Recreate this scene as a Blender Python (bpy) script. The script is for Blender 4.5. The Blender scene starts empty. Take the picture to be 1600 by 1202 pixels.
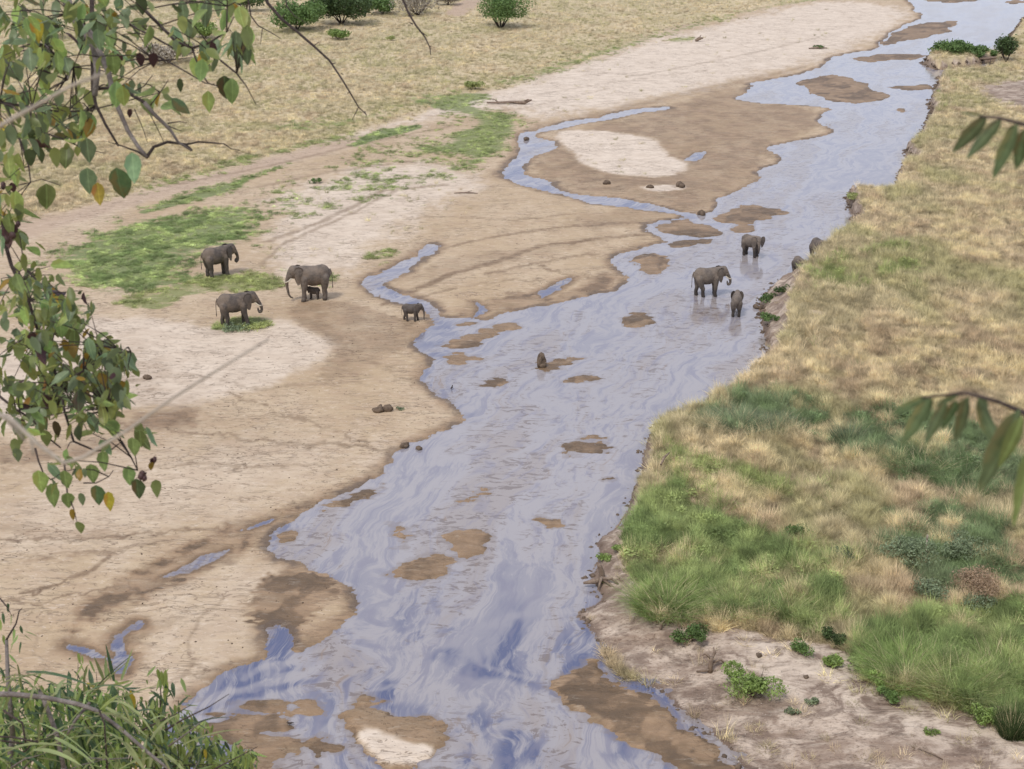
import bpy, math, random
import numpy as np
from mathutils import Vector, Matrix
R = math.radians
random.seed(7)
rng = np.random.default_rng(11)
S = bpy.context.scene
C = S.collection

# ------------------------------------------------------------------ camera, light, exposure
H = 28.6; PITCH = 21.13; F = 2243.0          # metres above the river, degrees down, focal length in photo pixels
cam = bpy.data.cameras.new('camera'); co = bpy.data.objects.new('camera', cam); C.objects.link(co)
co.location = (0, 0, H); co.rotation_euler = (R(90 - PITCH), 0, 0)
cam.sensor_width = 36; cam.lens = 36 * F / 1600; cam.clip_start = 0.05; cam.clip_end = 9000
cam.dof.use_dof = True; cam.dof.focus_distance = 95; cam.dof.aperture_fstop = 12
S.camera = co
SUN_EL, SUN_AZ = 58, 215                      # azimuth clockwise from +Y: behind and to the left
w = bpy.data.worlds.new('World'); S.world = w; w.use_nodes = True
nt = w.node_tree; nt.nodes.clear()
out = nt.nodes.new('ShaderNodeOutputWorld'); bg = nt.nodes.new('ShaderNodeBackground')
sky = nt.nodes.new('ShaderNodeTexSky'); sky.sky_type = 'NISHITA'; sky.sun_disc = False
sky.sun_elevation = R(SUN_EL); sky.sun_rotation = R(SUN_AZ); sky.air_density = 1.0; sky.dust_density = 1.5; sky.ozone_density = 2.5
tc = nt.nodes.new('ShaderNodeTexCoord'); mp = nt.nodes.new('ShaderNodeMapping'); mp.inputs['Scale'].default_value = (1.2, 1.2, 4.0)
nz = nt.nodes.new('ShaderNodeTexNoise'); nz.inputs['Scale'].default_value = 1.7; nz.inputs['Detail'].default_value = 7
cr = nt.nodes.new('ShaderNodeValToRGB'); cr.color_ramp.elements[0].position = 0.36; cr.color_ramp.elements[1].position = 0.66
cr.color_ramp.elements[0].color = (.52, .52, .52, 1); cr.color_ramp.elements[1].color = (.85, .85, .85, 1)
mx = nt.nodes.new('ShaderNodeMix'); mx.data_type = 'RGBA'; mx.inputs[7].default_value = (9.0, 9.4, 11.0, 1)
nt.links.new(tc.outputs['Generated'], mp.inputs[0]); nt.links.new(mp.outputs[0], nz.inputs['Vector'])
nt.links.new(nz.outputs['Fac'], cr.inputs[0]); nt.links.new(cr.outputs[0], mx.inputs[0])
nt.links.new(sky.outputs[0], mx.inputs[6]); nt.links.new(mx.outputs[2], bg.inputs[0])
bg.inputs[1].default_value = 0.075
nt.links.new(bg.outputs[0], out.inputs[0])
sl = bpy.data.lights.new('sun', 'SUN'); sl.energy = 1.5; sl.angle = R(11); sl.color = (1, .95, .88)
so = bpy.data.objects.new('sun', sl); C.objects.link(so)
sd = Vector((math.sin(R(SUN_AZ)) * math.cos(R(SUN_EL)), math.cos(R(SUN_AZ)) * math.cos(R(SUN_EL)), math.sin(R(SUN_EL))))
so.rotation_euler = sd.to_track_quat('Z', 'Y').to_euler(); so.location = (0, -20, 60)
S.view_settings.view_transform = 'Standard'; S.view_settings.look = 'None'
S.view_settings.exposure = 0.47; S.view_settings.gamma = 1
S.cycles.max_bounces = 6

# ------------------------------------------------------------------ camera geometry helpers
CP, SP = math.cos(R(PITCH)), math.sin(R(PITCH))
def ray(px, py):
    u = (px - 800) / F; v = (py - 601) / F
    return (u, CP - v * SP, -SP - v * CP)
def gp(px, py, z=0.0):                         # where the sight line of a photo pixel meets height z
    d = ray(px, py); t = (z - H) / d[2]
    return (d[0] * t, d[1] * t)
def P(px, py, d):                              # point at view depth d
    r = ray(px, py); return Vector((r[0] * d, r[1] * d, H + r[2] * d))
def poly(pts, z=0.0): return np.array([gp(p[0], p[1], p[2] if len(p) > 2 else z) for p in pts], dtype=np.float32)
def chaikin(p, n=1):
    for _ in range(n):
        q = np.roll(p, -1, 0); r = np.empty((len(p) * 2, 2), np.float32)
        r[0::2] = p * .75 + q * .25; r[1::2] = p * .25 + q * .75; p = r
    return p
def lattice(ix, iy, s):
    n = (ix.astype(np.int64) * 374761393 + iy.astype(np.int64) * 668265263 + s * 974711) & 0xffffffff
    n = ((n ^ (n >> 13)) * 1274126177) & 0xffffffff
    n = (n ^ (n >> 16)) & 0xffff
    return (n / 65535.0).astype(np.float32)
def vnoise(x, y, s=0):
    x0 = np.floor(x); y0 = np.floor(y); fx = x - x0; fy = y - y0
    fx = fx * fx * (3 - 2 * fx); fy = fy * fy * (3 - 2 * fy)
    a = lattice(x0, y0, s); b = lattice(x0 + 1, y0, s); c = lattice(x0, y0 + 1, s); d = lattice(x0 + 1, y0 + 1, s)
    return (a + (b - a) * fx) * (1 - fy) + (c + (d - c) * fx) * fy
def fbm(x, y, s=0, o=4):
    t = np.zeros_like(x, dtype=np.float32); a = .5; n = 0
    for k in range(o):
        t += a * vnoise(x * 2 ** k + k * 17.3, y * 2 ** k - k * 9.1, s + k); n += a; a *= .5
    return t / n
def ss(e0, e1, x):
    t = np.clip((x - e0) / (e1 - e0), 0, 1); return t * t * (3 - 2 * t)
def sdf(p, X, Y, far=6.0):                     # signed distance, positive inside, clamped to far
    out = np.full(X.shape, -far, np.float32)
    m = (X > p[:, 0].min() - far) & (X < p[:, 0].max() + far) & (Y > p[:, 1].min() - far) & (Y < p[:, 1].max() + far)
    if not m.any(): return out
    x = X[m].astype(np.float32); y = Y[m].astype(np.float32)
    d2 = np.full(x.shape, far * far, np.float32); ins = np.zeros(x.shape, bool)
    q = np.roll(p, -1, 0)
    for (ax, ay), (bx, by) in zip(p, q):
        ex, ey = bx - ax, by - ay; L = ex * ex + ey * ey + 1e-9
        wx, wy = x - ax, y - ay
        t = np.clip((wx * ex + wy * ey) / L, 0, 1)
        np.minimum(d2, (wx - t * ex) ** 2 + (wy - t * ey) ** 2, out=d2)
        if ay != by:
            c = (ay > y) != (by > y)
            ins ^= c & (x < ex * (y - ay) / (by - ay) + ax)
    out[m] = np.sqrt(d2) * np.where(ins, 1, -1)
    return out

# ------------------------------------------------------------------ the outlines of river, bars and vegetation (photo pixels -> metres)
LEFT = [(1330,-60),(1395,-20),(1424,8),(1436,22),(1442,30),(1415,38),(1397,48),(1382,62),(1370,76),(1330,82),(1302,90),(1296,100),(1252,117),(1200,124),(1172,129),(1182,137),
 (1167,148),(1152,156),(1180,161),(1225,164),(1260,165),(1305,170),(1292,177),(1282,189),(1300,197),(1292,210),(1250,222),(1215,227),(1197,232),(1225,245),(1227,255),(1195,262),
 (1170,270),(1185,280),(1150,300),(1125,312),(1120,325),(1102,335),(1060,332),(1022,322),(972,313),(922,307),(885,299),(865,291),(855,280),(835,277),(815,265),(825,252),(847,242),
 (870,236),(865,224),(842,217),(832,210),(860,205),(890,198),(900,193),(940,191),(977,181),(1010,176),(1045,170),(1035,167),(985,171),(945,180),(910,187),(880,194),(845,203),(820,207),
 (816,220),(810,237),(792,257),(776,277),(805,287),(855,301),(885,307),(920,314),(972,321),(1020,328),(1072,338),(1060,340),(1030,346),(1008,352),(1010,362),(1035,374),(1047,378),
 (1020,382),(1000,390),(975,397),(960,405),(960,417),(975,432),(977,445),(960,456),(920,462),(905,465),(867,475),(815,485),(780,492),(767,500),(735,497),(695,497),(685,485),(665,475),
 (642,466),(605,455),(592,447),(596,440),(624,429),(636,417),(658,405),(683,395),(687,384),(670,381),(659,390),(645,400),(625,414),(603,425),(578,435),(568,445),(581,457),(607,466),
 (630,474),(660,480),(675,500),(677,507),(660,520),(645,535),(650,545),(677,560),(675,570),(660,582),(660,595),(680,615),(705,627),(720,645),(730,655),(710,666),(655,690),(630,702),
 (610,725),(595,745),(550,765),(500,785),(450,815),(420,842),(420,855),(440,872),(480,892),(525,900),(545,920),(565,952),(530,980),(465,1019),(457,1017),(455,1000),(445,980),(427,979),
 (417,992),(416,1017),(415,1031),(383,1042),(349,1053),(327,1072),(308,1087),(286,1106),(262,1150),(245,1220),(235,1400)]
BANK = [(1240,1400,0),(1190,1240,0),(1160,1202,0),(1130,1160,0),(1090,1138,0),(1048,1105,0),(1042,1085,0),(1015,1072,0),(975,1062,0),(950,1040,0),(940,1015,0),(920,980,0),(897,960,0),
 (930,945,0),(943,935,0),(930,915,0),(922,900,0),(937,872,0),(932,845,0),(965,825,0),(985,790,0),(988,765,0),(1003,750,0),(1003,725,0),(1010,690,0),(1030,665,0),(1065,650,.1),
 (1095,640,.2),(1105,610,.6),(1130,592,1.1),(1160,570,1.2),(1196,548,.6),(1197,535,0),(1190,505,0),(1186,470,0),(1195,455,.2),(1213,424,.8),(1228,408,1.3),(1245,398,1.5),(1272,380,1.5),
 (1300,360,1.5),(1340,334,1.3),(1326,308,.5),(1322,298,.5),(1345,296,.9),(1392,300,.9),(1400,285,.1),(1407,265,.1),(1432,250,.6),(1412,232,.2),(1430,222,.5),(1438,205,.8),(1445,185,.9),
 (1458,165,1.0),(1452,152,.3),(1463,145,.9),(1462,130,1.0),(1470,108,.9),(1500,104,.9),(1545,104,1.0),(1553,92,.3),(1520,100,.3),(1462,106,.3),(1443,98,.1),(1450,90,.1),(1520,92,.1),(1560,86,.2),(1573,72,.4),(1578,55,.6),
 (1590,36,.8),(1606,20,.8),(1640,5,.8),(1680,-20,.8),(1700,-60,.8)]
ISL = [  # (outline, crest height in metres)
 ([(1240,127),(1290,116),(1330,120),(1345,127),(1365,131),(1355,140),(1400,147),(1390,157),(1350,159),(1320,161),(1290,157),(1260,145)], .05),
 ([(1380,134),(1460,132),(1450,142),(1400,141)], .035),
 ([(1385,62),(1410,45),(1450,35),(1505,30),(1500,40),(1470,45),(1490,50),(1430,62),(1380,72)], .035),
 ([(1440,-6),(1545,-6),(1540,3),(1480,5),(1440,3)], .04),
 ([(1560,2),(1600,0),(1600,6),(1575,7)], .035),
 ([(1330,90),(1390,83),(1450,85),(1445,92),(1390,95),(1350,98)], .03),
 ([(1400,170),(1420,167),(1423,175),(1405,178)], .03),
 ([(1110,340),(1150,327),(1170,320),(1230,330),(1220,335),(1180,345),(1170,350),(1177,357),(1160,363),(1145,357),(1150,350),(1125,347)], .04),
 ([(990,400),(1035,395),(1057,410),(1035,425),(1015,437),(985,417)], .045),
 ([(970,495),(1000,485),(1032,500),(1000,514),(975,510)], .04),
 ([(1020,355),(1035,347),(1065,341),(1082,343),(1112,358),(1108,368),(1072,369),(1042,365),(1025,361)], .05),
 ([(1042,383),(1060,377),(1092,374),(1110,377),(1085,384),(1055,389)], .04),
 ([(677,542),(710,530),(755,517),(775,506),(800,504),(815,512),(785,520),(755,532),(750,545),(710,547)], .05),
 ([(690,555),(720,551),(760,556),(745,564),(710,570),(685,575),(702,565)], .02),
 ([(705,505),(735,502),(750,504),(740,512),(710,512)], .03),
 ([(536,1122),(555,1097),(570,1089),(583,1100),(617,1116),(642,1125),(699,1133),(703,1150),(699,1166),(686,1184),(655,1197),(650,1212),(599,1202),(580,1187),(555,1162),(536,1141)], .09),
 ([(302,1144),(327,1128),(358,1109),(389,1100),(442,1097),(449,1119),(458,1137),(474,1159),(474,1181),(455,1175),(436,1181),(467,1215),(400,1215),(374,1190),(364,1175),(342,1162)], .018),
 ([(464,1100),(486,1090),(517,1100),(505,1112),(480,1115)], .018),
 ([(470,1147),(499,1144),(536,1159),(539,1172),(499,1181),(505,1205),(492,1205),(480,1181)], .016),
 ([(692,830),(722,827),(745,825),(772,832),(770,847),(755,862),(735,874),(715,870),(700,857),(697,845)], .035),
 ([(612,895),(635,882),(665,865),(682,860),(712,875),(700,895),(677,911),(645,909),(615,902)], .03),
 ([(607,822),(625,819),(657,836),(642,845),(632,859),(617,845)], .012),
 ([(437,845),(450,832),(472,825),(470,835),(450,847)], .012),
 ([(500,800),(530,782),(597,759),(590,768),(540,788)], .02),
 ([(875,700),(915,675),(955,687),(945,705),(890,710)], .008),
 ([(838,806),(855,810),(875,820),(850,825)], .012),
 ([(928,748),(955,738),(962,752)], .009),
 ([(705,790),(730,775),(772,765),(740,782)], .01),
 ([(860,565),(890,556),(915,560),(880,575),(840,580)], .004),
 ([(890,590),(930,586),(925,596),(895,598)], .004),
 ([(745,600),(790,590),(800,598),(760,606)], .006),
 ([(932,1028),(905,1045),(866,1058),(860,1075),(885,1105),(925,1132),(1000,1172),(1075,1202),(1130,1260),(1175,1240),(1148,1202),(1115,1166),(1075,1146),(1032,1110),(1027,1088),(985,1078),(955,1072),(942,1050)], .05),
]
PONDS = [[(840,457),(867,445),(880,437),(895,434),(882,445),(872,452),(860,460),(847,465)],[(742,472),(757,480),(760,485),(745,495),(735,496),(750,485)],[(1070,250),(1085,240),(1102,237),(1097,247),(1085,252)],
 [(245,905),(280,890),(320,867),(357,860),(340,874),(300,892),(260,903)],
 [(215,970),(222,975),(220,982),(200,990),(191,997),(190,1010),(197,1025),(207,1027),(195,1052),(185,1052),(175,1035),(140,1024),(107,1013),(103,1005),(140,1017),(175,1028),(184,1026),(175,1007),(179,995),(200,984)],
 [(376,829),(400,820),(424,813),(418,818),(390,828)]]
WET = [([(935,1020),(905,1045),(855,1060),(860,1090),(925,1140),(1075,1210),(1150,1240),(1140,1180),(1075,1140),(1032,1105),(1020,1085),(955,1065)], 1.0, .5),
 ([(1170,130),(1200,160),(1290,175),(1280,195),(1220,225),(1190,265),(1120,325),(1060,335),(900,300),(830,265),(840,230),(880,212),(900,200),(1000,180),(1080,155)], .62, 2.0),
 ([(455,475),(520,470),(640,500),(665,510),(640,540),(600,560),(530,600),(490,590),(520,550),(515,540),(490,520),(455,505)], .5, .5),
 ([(100,985),(110,960),(150,930),(230,880),(300,845),(350,825),(430,800),(600,735),(610,740),(480,800),(430,835),(380,860),(340,885),(250,920),(180,950),(130,975),(120,1000),(150,1020),(110,1015)], .8, .8),
 ([(380,955),(400,935),(430,900),(450,890),(500,895),(520,905),(540,930),(500,945),(490,965),(470,985),(450,1010),(455,1018),(415,1034),(412,990)], 1.0, .35),
 ([(200,650),(260,640),(320,640),(300,670),(250,680),(200,700)], .7, 1.2),
 ([(0,700),(60,695),(200,690),(190,710),(80,720),(0,735)], .6, .8),
 ([(870,470),(960,415),(975,445),(905,465),(780,490),(700,495),(760,470),(860,450)], .75, .8),
 ([(1000,350),(1070,335),(1020,330),(960,330),(860,350),(960,360)], .45, 1.5),
 ([(600,440),(700,410),(840,385),(960,375),(900,390),(760,420),(660,440)], .35, 1.5),
 ([(190,1000),(230,975),(300,965),(260,985),(215,1010),(225,1025),(200,1030)], .5, .4),
 ([(640,705),(610,725),(590,745),(480,795),(440,800),(560,745)], .5, .5),
 ([(1280,100),(1200,124),(1080,150),(900,192),(820,207),(830,196),(900,183),(1000,160),(1200,115)], .4, .8),
 ([(100,640),(130,560),(180,520),(330,640),(500,680),(300,720),(100,720)], .18, 3),
 ([(30,880),(90,870),(180,862),(170,870),(90,885)], .6, .4),
 ([(0,820),(200,838),(300,842),(180,850),(0,835)], .4, .5),
]
PALE = [([(500,230),(640,190),(800,165),(830,190),(1000,160),(1200,115),(1300,88),(1390,50),(1430,15),(1300,0),(1200,20),(1000,70),(830,125),(700,165)], 1, 3),
 ([(-40,560),(120,500),(240,500),(340,520),(450,500),(480,518),(515,530),(524,548),(500,575),(430,600),(300,640),(180,640),(60,650),(-40,700)], .75, .8),
 ([(440,300),(620,250),(780,280),(640,340),(620,370),(560,390),(550,430),(420,430),(440,360)], .8, 2),
 ([(867,212),(890,204),(935,205),(972,210),(1015,217),(1035,227),(1042,242),(1080,255),(1060,275),(1022,280),(965,275),(915,262),(900,245),(880,227)], 1, .5),
 ([(555,1150),(575,1136),(600,1145),(640,1165),(690,1172),(680,1185),(650,1196),(600,1200),(570,1175)], 1, .15),
 ([(1150,990),(1200,1000),(1260,1015),(1340,1065),(1500,1130),(1620,1180),(1620,1202),(1400,1160),(1250,1100),(1130,1060)], .8, .8),
 ([(995,292),(1060,290),(1080,294),(1040,302),(1005,300)], 1, .3),
 ([(60,345),(200,310),(500,228),(600,215),(560,235),(400,270),(230,318),(80,372),(30,380)], .2, 1),
 ([(0,760),(300,700),(600,690),(560,740),(300,830),(0,900)], .35, 3),
 ([(240,930),(400,880),(480,900),(400,930),(370,960),(400,1000),(300,1080),(230,1090)], .35, 2)]
GREEN = [  # outline, density, softness, yellowness
 ([(330,330),(430,300),(520,250),(640,190),(720,170),(810,190),(790,260),(700,285),(620,300),(520,340),(430,350)], .52, 3, .4), ([(40,440),(110,470),(160,500),(60,500),(-20,470)], .7, 1, .5), ([(440,420),(520,425),(560,440),(500,455),(450,445)], .6, 1.2, .3),
 ([(75,400),(130,370),(200,345),(270,335),(330,325),(400,320),(430,330),(415,350),(420,365),(400,385),(370,390),(330,400),(300,415),(320,440),(300,455),(250,460),(200,470),(150,470),(100,440),(60,420)], .92, 3.5, .1),
 ([(170,470),(300,440),(360,425),(440,435),(450,455),(400,460),(300,462),(268,488),(190,490)], .85, .8, .7),
 ([(200,335),(300,300),(360,285),(460,255),(450,262),(400,280),(380,300),(300,320),(230,340)], .95, 1.2, .2),
 ([(540,230),(570,210),(620,200),(665,195),(660,205),(600,218),(560,232)], 1.1, 1.0, .1),
 ([(620,165),(700,148),(770,145),(780,155),(740,165),(770,175),(812,178),(818,195),(806,215),(795,240),(740,265),(700,275),(690,265),(740,245),(640,240),(640,230),(700,225),(690,210),(740,200),(735,185),(690,175)], .97, 2.2, .35),
 ([(410,330),(440,315),(485,308),(475,320),(430,345)], .7, .8, .1),
 ([(480,280),(640,260),(660,290),(560,330),(470,310)], .62, 3, .3),
 ([(558,398),(600,388),(630,390),(640,400),(600,410),(570,406)], .7, .6, .6),
 ([(575,420),(610,405),(640,398),(620,415),(585,432)], .55, .4, .9),
 ([(320,517),(345,505),(395,497),(425,503),(425,514),(380,520),(330,520)], .9, .4, .5),
 ([(430,200),(560,190),(700,145),(800,128),(830,112),(960,72),(1120,25),(1270,-4),(1290,2),(1180,18),(1120,38),(1000,72),(925,100),(830,130),(760,142),(640,168),(560,205),(440,215)], .8, 2.5, .55),
 ([(200,300),(440,230),(560,205),(560,218),(440,245),(220,310)], .75, 1.5, .6),
 ([(745,150),(790,138),(860,120),(850,132),(790,148)], .0, 1, .5),
 ([(1035,68),(1050,60),(1090,58),(1090,66)], .8, .5, .9),
]
GREENR = [
 ([(1095,648),(1180,632),(1250,645),(1330,672),(1420,660),(1520,690),(1640,710),(1640,810),(1500,785),(1400,755),(1300,735),(1200,705),(1110,685)], .75, 1.6, 'grey'),
 ([(925,860),(985,800),(1040,772),(1080,790),(1100,830),(1200,850),(1300,880),(1350,900),(1330,950),(1290,1010),(1200,1000),(1120,985),(1050,965),(985,960),(960,925),(955,880)], .9, .8, 'bright'),
 ([(1000,770),(1010,720),(1060,700),(1100,740),(1250,760),(1300,800),(1120,830),(1060,800)], .45, 1.5, 'yellow'),
 ([(1330,830),(1380,805),(1480,810),(1600,870),(1600,960),(1500,940),(1380,920)], .7, 1.2, 'grey'),
 ([(1330,1055),(1350,1010),(1400,985),(1450,965),(1640,950),(1640,1190),(1560,1145),(1480,1105),(1400,1080),(1350,1070)], .95, .6, 'bright'),
 ([(1480,80),(1475,130),(1470,150),(1480,180),(1455,200),(1500,160),(1500,110)], .45, 2, 'yellow'),
 ([(1200,440),(1300,450),(1400,420),(1500,440),(1400,480),(1260,480)], .55, 4, 'yellow'),
 ([(1150,640),(1200,560),(1400,560),(1600,600),(1600,650),(1400,660)], .12, 3, 'yellow'),
]
BARE = [([(880,965),(905,950),(945,900),(940,868),(975,880),(970,930),(985,968),(1040,985),(1100,1000),(1150,990),(1210,1005),(1290,1020),(1335,1030),(1345,1070),(1400,1092),(1480,1118),(1560,1155),(1640,1195),(1900,1300),(1900,1700),(800,1700),(1100,1160)], .35),
 ([(1515,152),(1570,140),(1640,128),(1640,192),(1560,182)], 1.2),
 ([(1255,520),(1290,518),(1300,525),(1260,532)], .3),
 ([(1150,990),(1100,965),(1060,962),(1110,975)], .2)]
TRACKS = [[(690,28),(715,10),(740,-6),(770,-6),(745,15),(725,34)], [(-60,372),(60,345),(200,310),(500,228),(600,208),(600,220),(500,245),(400,270),(230,320),(80,362),(-60,410)]]
LGRASS = [(-700,-400),(1290,-60),(1270,2),(1180,15),(1130,35),(1050,42),(1000,65),(925,95),(870,110),(830,125),(790,140),(740,148),(700,158),(650,182),(560,208),(500,225),(400,250),(330,270),(230,295),(150,320),(60,340),(-300,420),(-900,560)]
LGRASS = [(p[0], max(p[1], -120)) for p in LGRASS]

left_w = poly(LEFT); bank_w = poly(BANK)
river = chaikin(np.vstack([left_w, bank_w]), 1)
right_land = np.vstack([bank_w, np.array([[700, 420], [700, -60], [13, -60]], np.float32)])
LINES = [([(600,478),(650,455),(700,432),(780,410),(840,388),(900,380),(960,372),(1010,368)], .55, .8), ([(660,398),(740,378),(800,368),(900,355),(1000,348)], .4, .7), ([(760,430),(850,412),(900,402),(960,398)], .4, .6), ([(845,418),(880,428),(920,432)], .3, .7), ([(640,470),(720,450),(800,440),(860,442)], .3, .5),
 ([(620,345),(700,340),(800,348),(900,335)], .35, .5), ([(0,655),(100,650),(200,668),(400,690),(630,702)], .3, .6), ([(0,738),(150,745),(300,728),(480,730)], .25, .5), ([(30,932),(80,922),(150,890),(178,872)], .22, .8), ([(0,847),(120,846),(240,838),(370,828)], .25, .7), ([(350,620),(450,650),(560,690),(620,702)], .2, .6),
 ([(0,948),(60,945),(110,938),(180,922)], .18, .7), ([(480,500),(560,560),(640,600)], .3, .3), ([(0,880),(150,868),(260,850)], .2, .5), ([(230,1080),(300,1050),(360,1040),(470,1018)], .15, .5), ([(350,940),(300,975),(280,1010),(300,1050)], .2, .4), ([(380,300),(520,270),(640,255),(760,262)], .5, .5), ([(420,380),(500,350),(600,300),(700,290)], .5, .6), ([(400,420),(450,380),(520,350),(620,300)], .4, .5), ([(280,290),(420,262),(560,228),(700,200)], .5, .5),
 ([(850,110),(1000,120),(1150,90),(1280,60)], .5, .4), ([(840,150),(960,130),(1100,112)], .4, .35), ([(840,300),(950,280),(1050,290),(1140,300)], .4, .5), ([(160,600),(300,590),(420,610),(560,600)], .35, .35), ([(700,165),(800,175),(950,140)], .3, .4)]
def pl_dist(p, X, Y, far):
    out = np.full(X.shape, far, np.float32); m = (X > p[:, 0].min() - far) & (X < p[:, 0].max() + far) & (Y > p[:, 1].min() - far) & (Y < p[:, 1].max() + far)
    x = X[m]; y = Y[m]; d = np.full(x.shape, far, np.float32)
    for a, b in zip(p[:-1], p[1:]):
        e = b - a; t = np.clip(((x - a[0]) * e[0] + (y - a[1]) * e[1]) / (e @ e), 0, 1); d = np.minimum(d, np.hypot(x - a[0] - t * e[0], y - a[1] - t * e[1]))
    out[m] = d; return out
line_w = [(poly(p), w_, a) for p, w_, a in LINES]
def field_polys(lst): return [(chaikin(poly(a[0]), 1),) + tuple(a[1:]) for a in lst]
isl_w = field_polys(ISL); wet_w = field_polys(WET); pale_w = field_polys(PALE); green_w = field_polys(GREEN); greenr_w = field_polys([(a[0], a[1], a[2], a[3]) for a in GREENR])
bare_w = field_polys(BARE); pond_w = [poly(p) for p in PONDS]; track_w = [chaikin(poly(p), 1) for p in TRACKS]
lg_w = poly(LGRASS)
# plateau height and width of the cut face along the right bank, by distance
yk = np.array([gp(1000, p)[1] for p in (1202, 1050, 960, 900, 780, 660, 600, 545, 470, 420, 330, 250, 150, 60, -60)], np.float32)
hk = np.array([.35, .45, .45, .55, .55, .6, 1.0, 1.3, 1.5, 1.75, 1.4, 1.2, 1.1, 1.0, .9], np.float32)
wk = np.array([5, 4, 2.0, 1.4, .5, .45, .6, 1.2, 2.7, 1.0, .5, .6, .6, .6, .6], np.float32)
ok = np.array([0, 0, 0, 0, 0, 0, 0, .35, .65, .25, 0, 0, 0, 0, 0], np.float32)

def fields(X, Y, full=True):
    X = X.astype(np.float32); Y = Y.astype(np.float32); f = {}
    n1 = fbm(X * .9, Y * .45, 3) - .5; n2 = fbm(X * 3.1, Y * 2.0, 5) - .5
    dr = sdf(right_land, X, Y, 14)
    dm = sdf(river, X, Y, 14)
    edge = np.clip(ss(0, 3, -np.minimum(dr, 0)) , 0, 1)
    nL = (fbm(X * .32, Y * .2, 18, 5) - .5) * ss(60, 120, Y); n3 = fbm(X * 9, Y * 6, 8, 3) - .5; ns = fbm(X * .9 + Y * .25, Y * 2.6, 12, 4) - .5
    dm = dm + (n1 * .55 + n2 * .35 + n3 * .16 + ns * .5 + nL * 2.0 * (dr < 0)) * (0.25 + .75 * edge)
    hw = np.where(dm > 0, -.03 - .035 * np.clip(dm, 0, 6), 0)            # river bed
    d = np.clip(-dm, 0, 14)
    hl = .008 + .035 * ss(0, .2, d) + .10 * (1 - np.exp(-d / 6)) + .015 * n2 + .03 * n1 * ss(0, 2, d)
    hp = np.interp(Y, yk, hk).astype(np.float32); wd = np.interp(Y, yk, wk).astype(np.float32)
    rr = np.clip(dr + n2 * .35 + n1 * .4, 0, 14)
    t = rr / wd
    face = .45 * ss(0, .35, t) * (wd < 3) + np.where(wd < 3, .55, 1.0) * ss(.35, 1.0, t)
    face = np.where(wd < 3, face, ss(0, 1.4, t))
    hr = hp * face + ss(wd * .8, wd * 2.5, rr) * (fbm(X * .35, Y * .35, 9) - .45) * .5 + .02 * n2
    isr = dr > 0
    h = np.where(dm > 0, hw, np.where(isr, hr, hl))
    # bars and shoals
    bar = np.full(X.shape, -9, np.float32)
    for p, ht in isl_w:
        di = sdf(p, X, Y, 2.0)
        m = di > -1.9
        dn = di + nL * 3.2 + n1 * .5 + n2 * .35 + n3 * .2 + ns * (.9 if ht > .02 else 1.5)
        hi = (ht + (.07 * ns if ht > .02 else .10 * ns + .03 * n2 + .004)) * ss(-.02, .35, dn) - .03 * ss(.15, -.25, dn) + .008 * n3
        use = m & (dm > -.3)
        h = np.where(use & (dn > -.25), np.maximum(h, hi), h)
        bar = np.where(m, np.maximum(bar, dn), bar)
    pond = np.full(X.shape, -6, np.float32)
    for p in pond_w:
        dp = sdf(p, X, Y, 3) + n2 * .3 + n3 * .12 + ns * .3
        pond = np.maximum(pond, np.where(dp > -3, dp, -6))
    h = np.where(pond > -1.2, np.minimum(h, np.where(pond > 0, -.03 - .03 * pond, .002 - pond * .05)), h)
    # left plain behind the bed, gently higher
    dl = sdf(lg_w, X, Y, 12)
    h = h + np.where(isr | (dm > -1), 0, .5 * ss(-2, 9, dl) + .12 * ss(0, 6, dl) * (fbm(X * .3, Y * .3, 21) - .5))
    # the bluff the photograph is taken from
    B = 27.0 - .87 * Y + 1.6 * (fbm(X * .12, Y * .12, 31) - .5) * ss(2, 12, Y)
    B = np.where(Y < .5, 27.0 - .1 * np.clip(.5 - Y, 0, 30) * 0, np.minimum(27.0, B + .4))
    f['bluff'] = B > h
    h = np.maximum(h, B)
    f['h'] = h
    if not full: return f
    bt = fbm(X * .8, Y * .6, 41); bf = fbm(X * 2.6, Y * 1.9, 43)
    wet = np.zeros(X.shape, np.float32); nw = fbm(X * 2.2 + Y, Y * 4.5, 14, 4) - .5
    for p, a, s in wet_w:
        wet = np.maximum(wet, a * ss(-s * .6, s * .6, sdf(p, X, Y, max(3, s * 1.5)) + n1 * 1.8 * s + nw * 1.2))
    wet = wet * (.72 + .5 * ss(.35, .65, bt))
    wet = np.maximum(wet, .75 * ss(1.1, .1, -dm + n1 * .8) * (dm > -3) * (dr < 0))
    wet = np.maximum(wet, (.84 - .3 * ss(.045, .09, h) + .22 * ss(.5, .62, fbm(X * .5, Y * .4, 19)) ) * (bar > -.5) * (dm > -.5))
    wet = np.maximum(wet, .9 * ss(-.8, -.1, pond))
    wet = np.maximum(wet, .85 * ss(.5, .05, dr) * (dr > 0) * (h < .5))
    pale = np.zeros(X.shape, np.float32)
    for p, a, s in pale_w:
        q = a * ss(-s, s, sdf(p, X, Y, max(3, s * 1.5)) + n1 * 2.2 * s + nw * 1.6 * s)
        pale = np.maximum(pale, q)
        if a == 1 and s < 1: wet = wet * (1 - q)
    g = np.zeros(X.shape, np.float32); yel = np.zeros(X.shape, np.float32)
    for p, a, s, yl in green_w:
        q = a * ss(-s, s, sdf(p, X, Y, max(3, s * 2)))
        yel = np.where(q > g, yl, yel); g = np.maximum(g, q)
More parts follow.
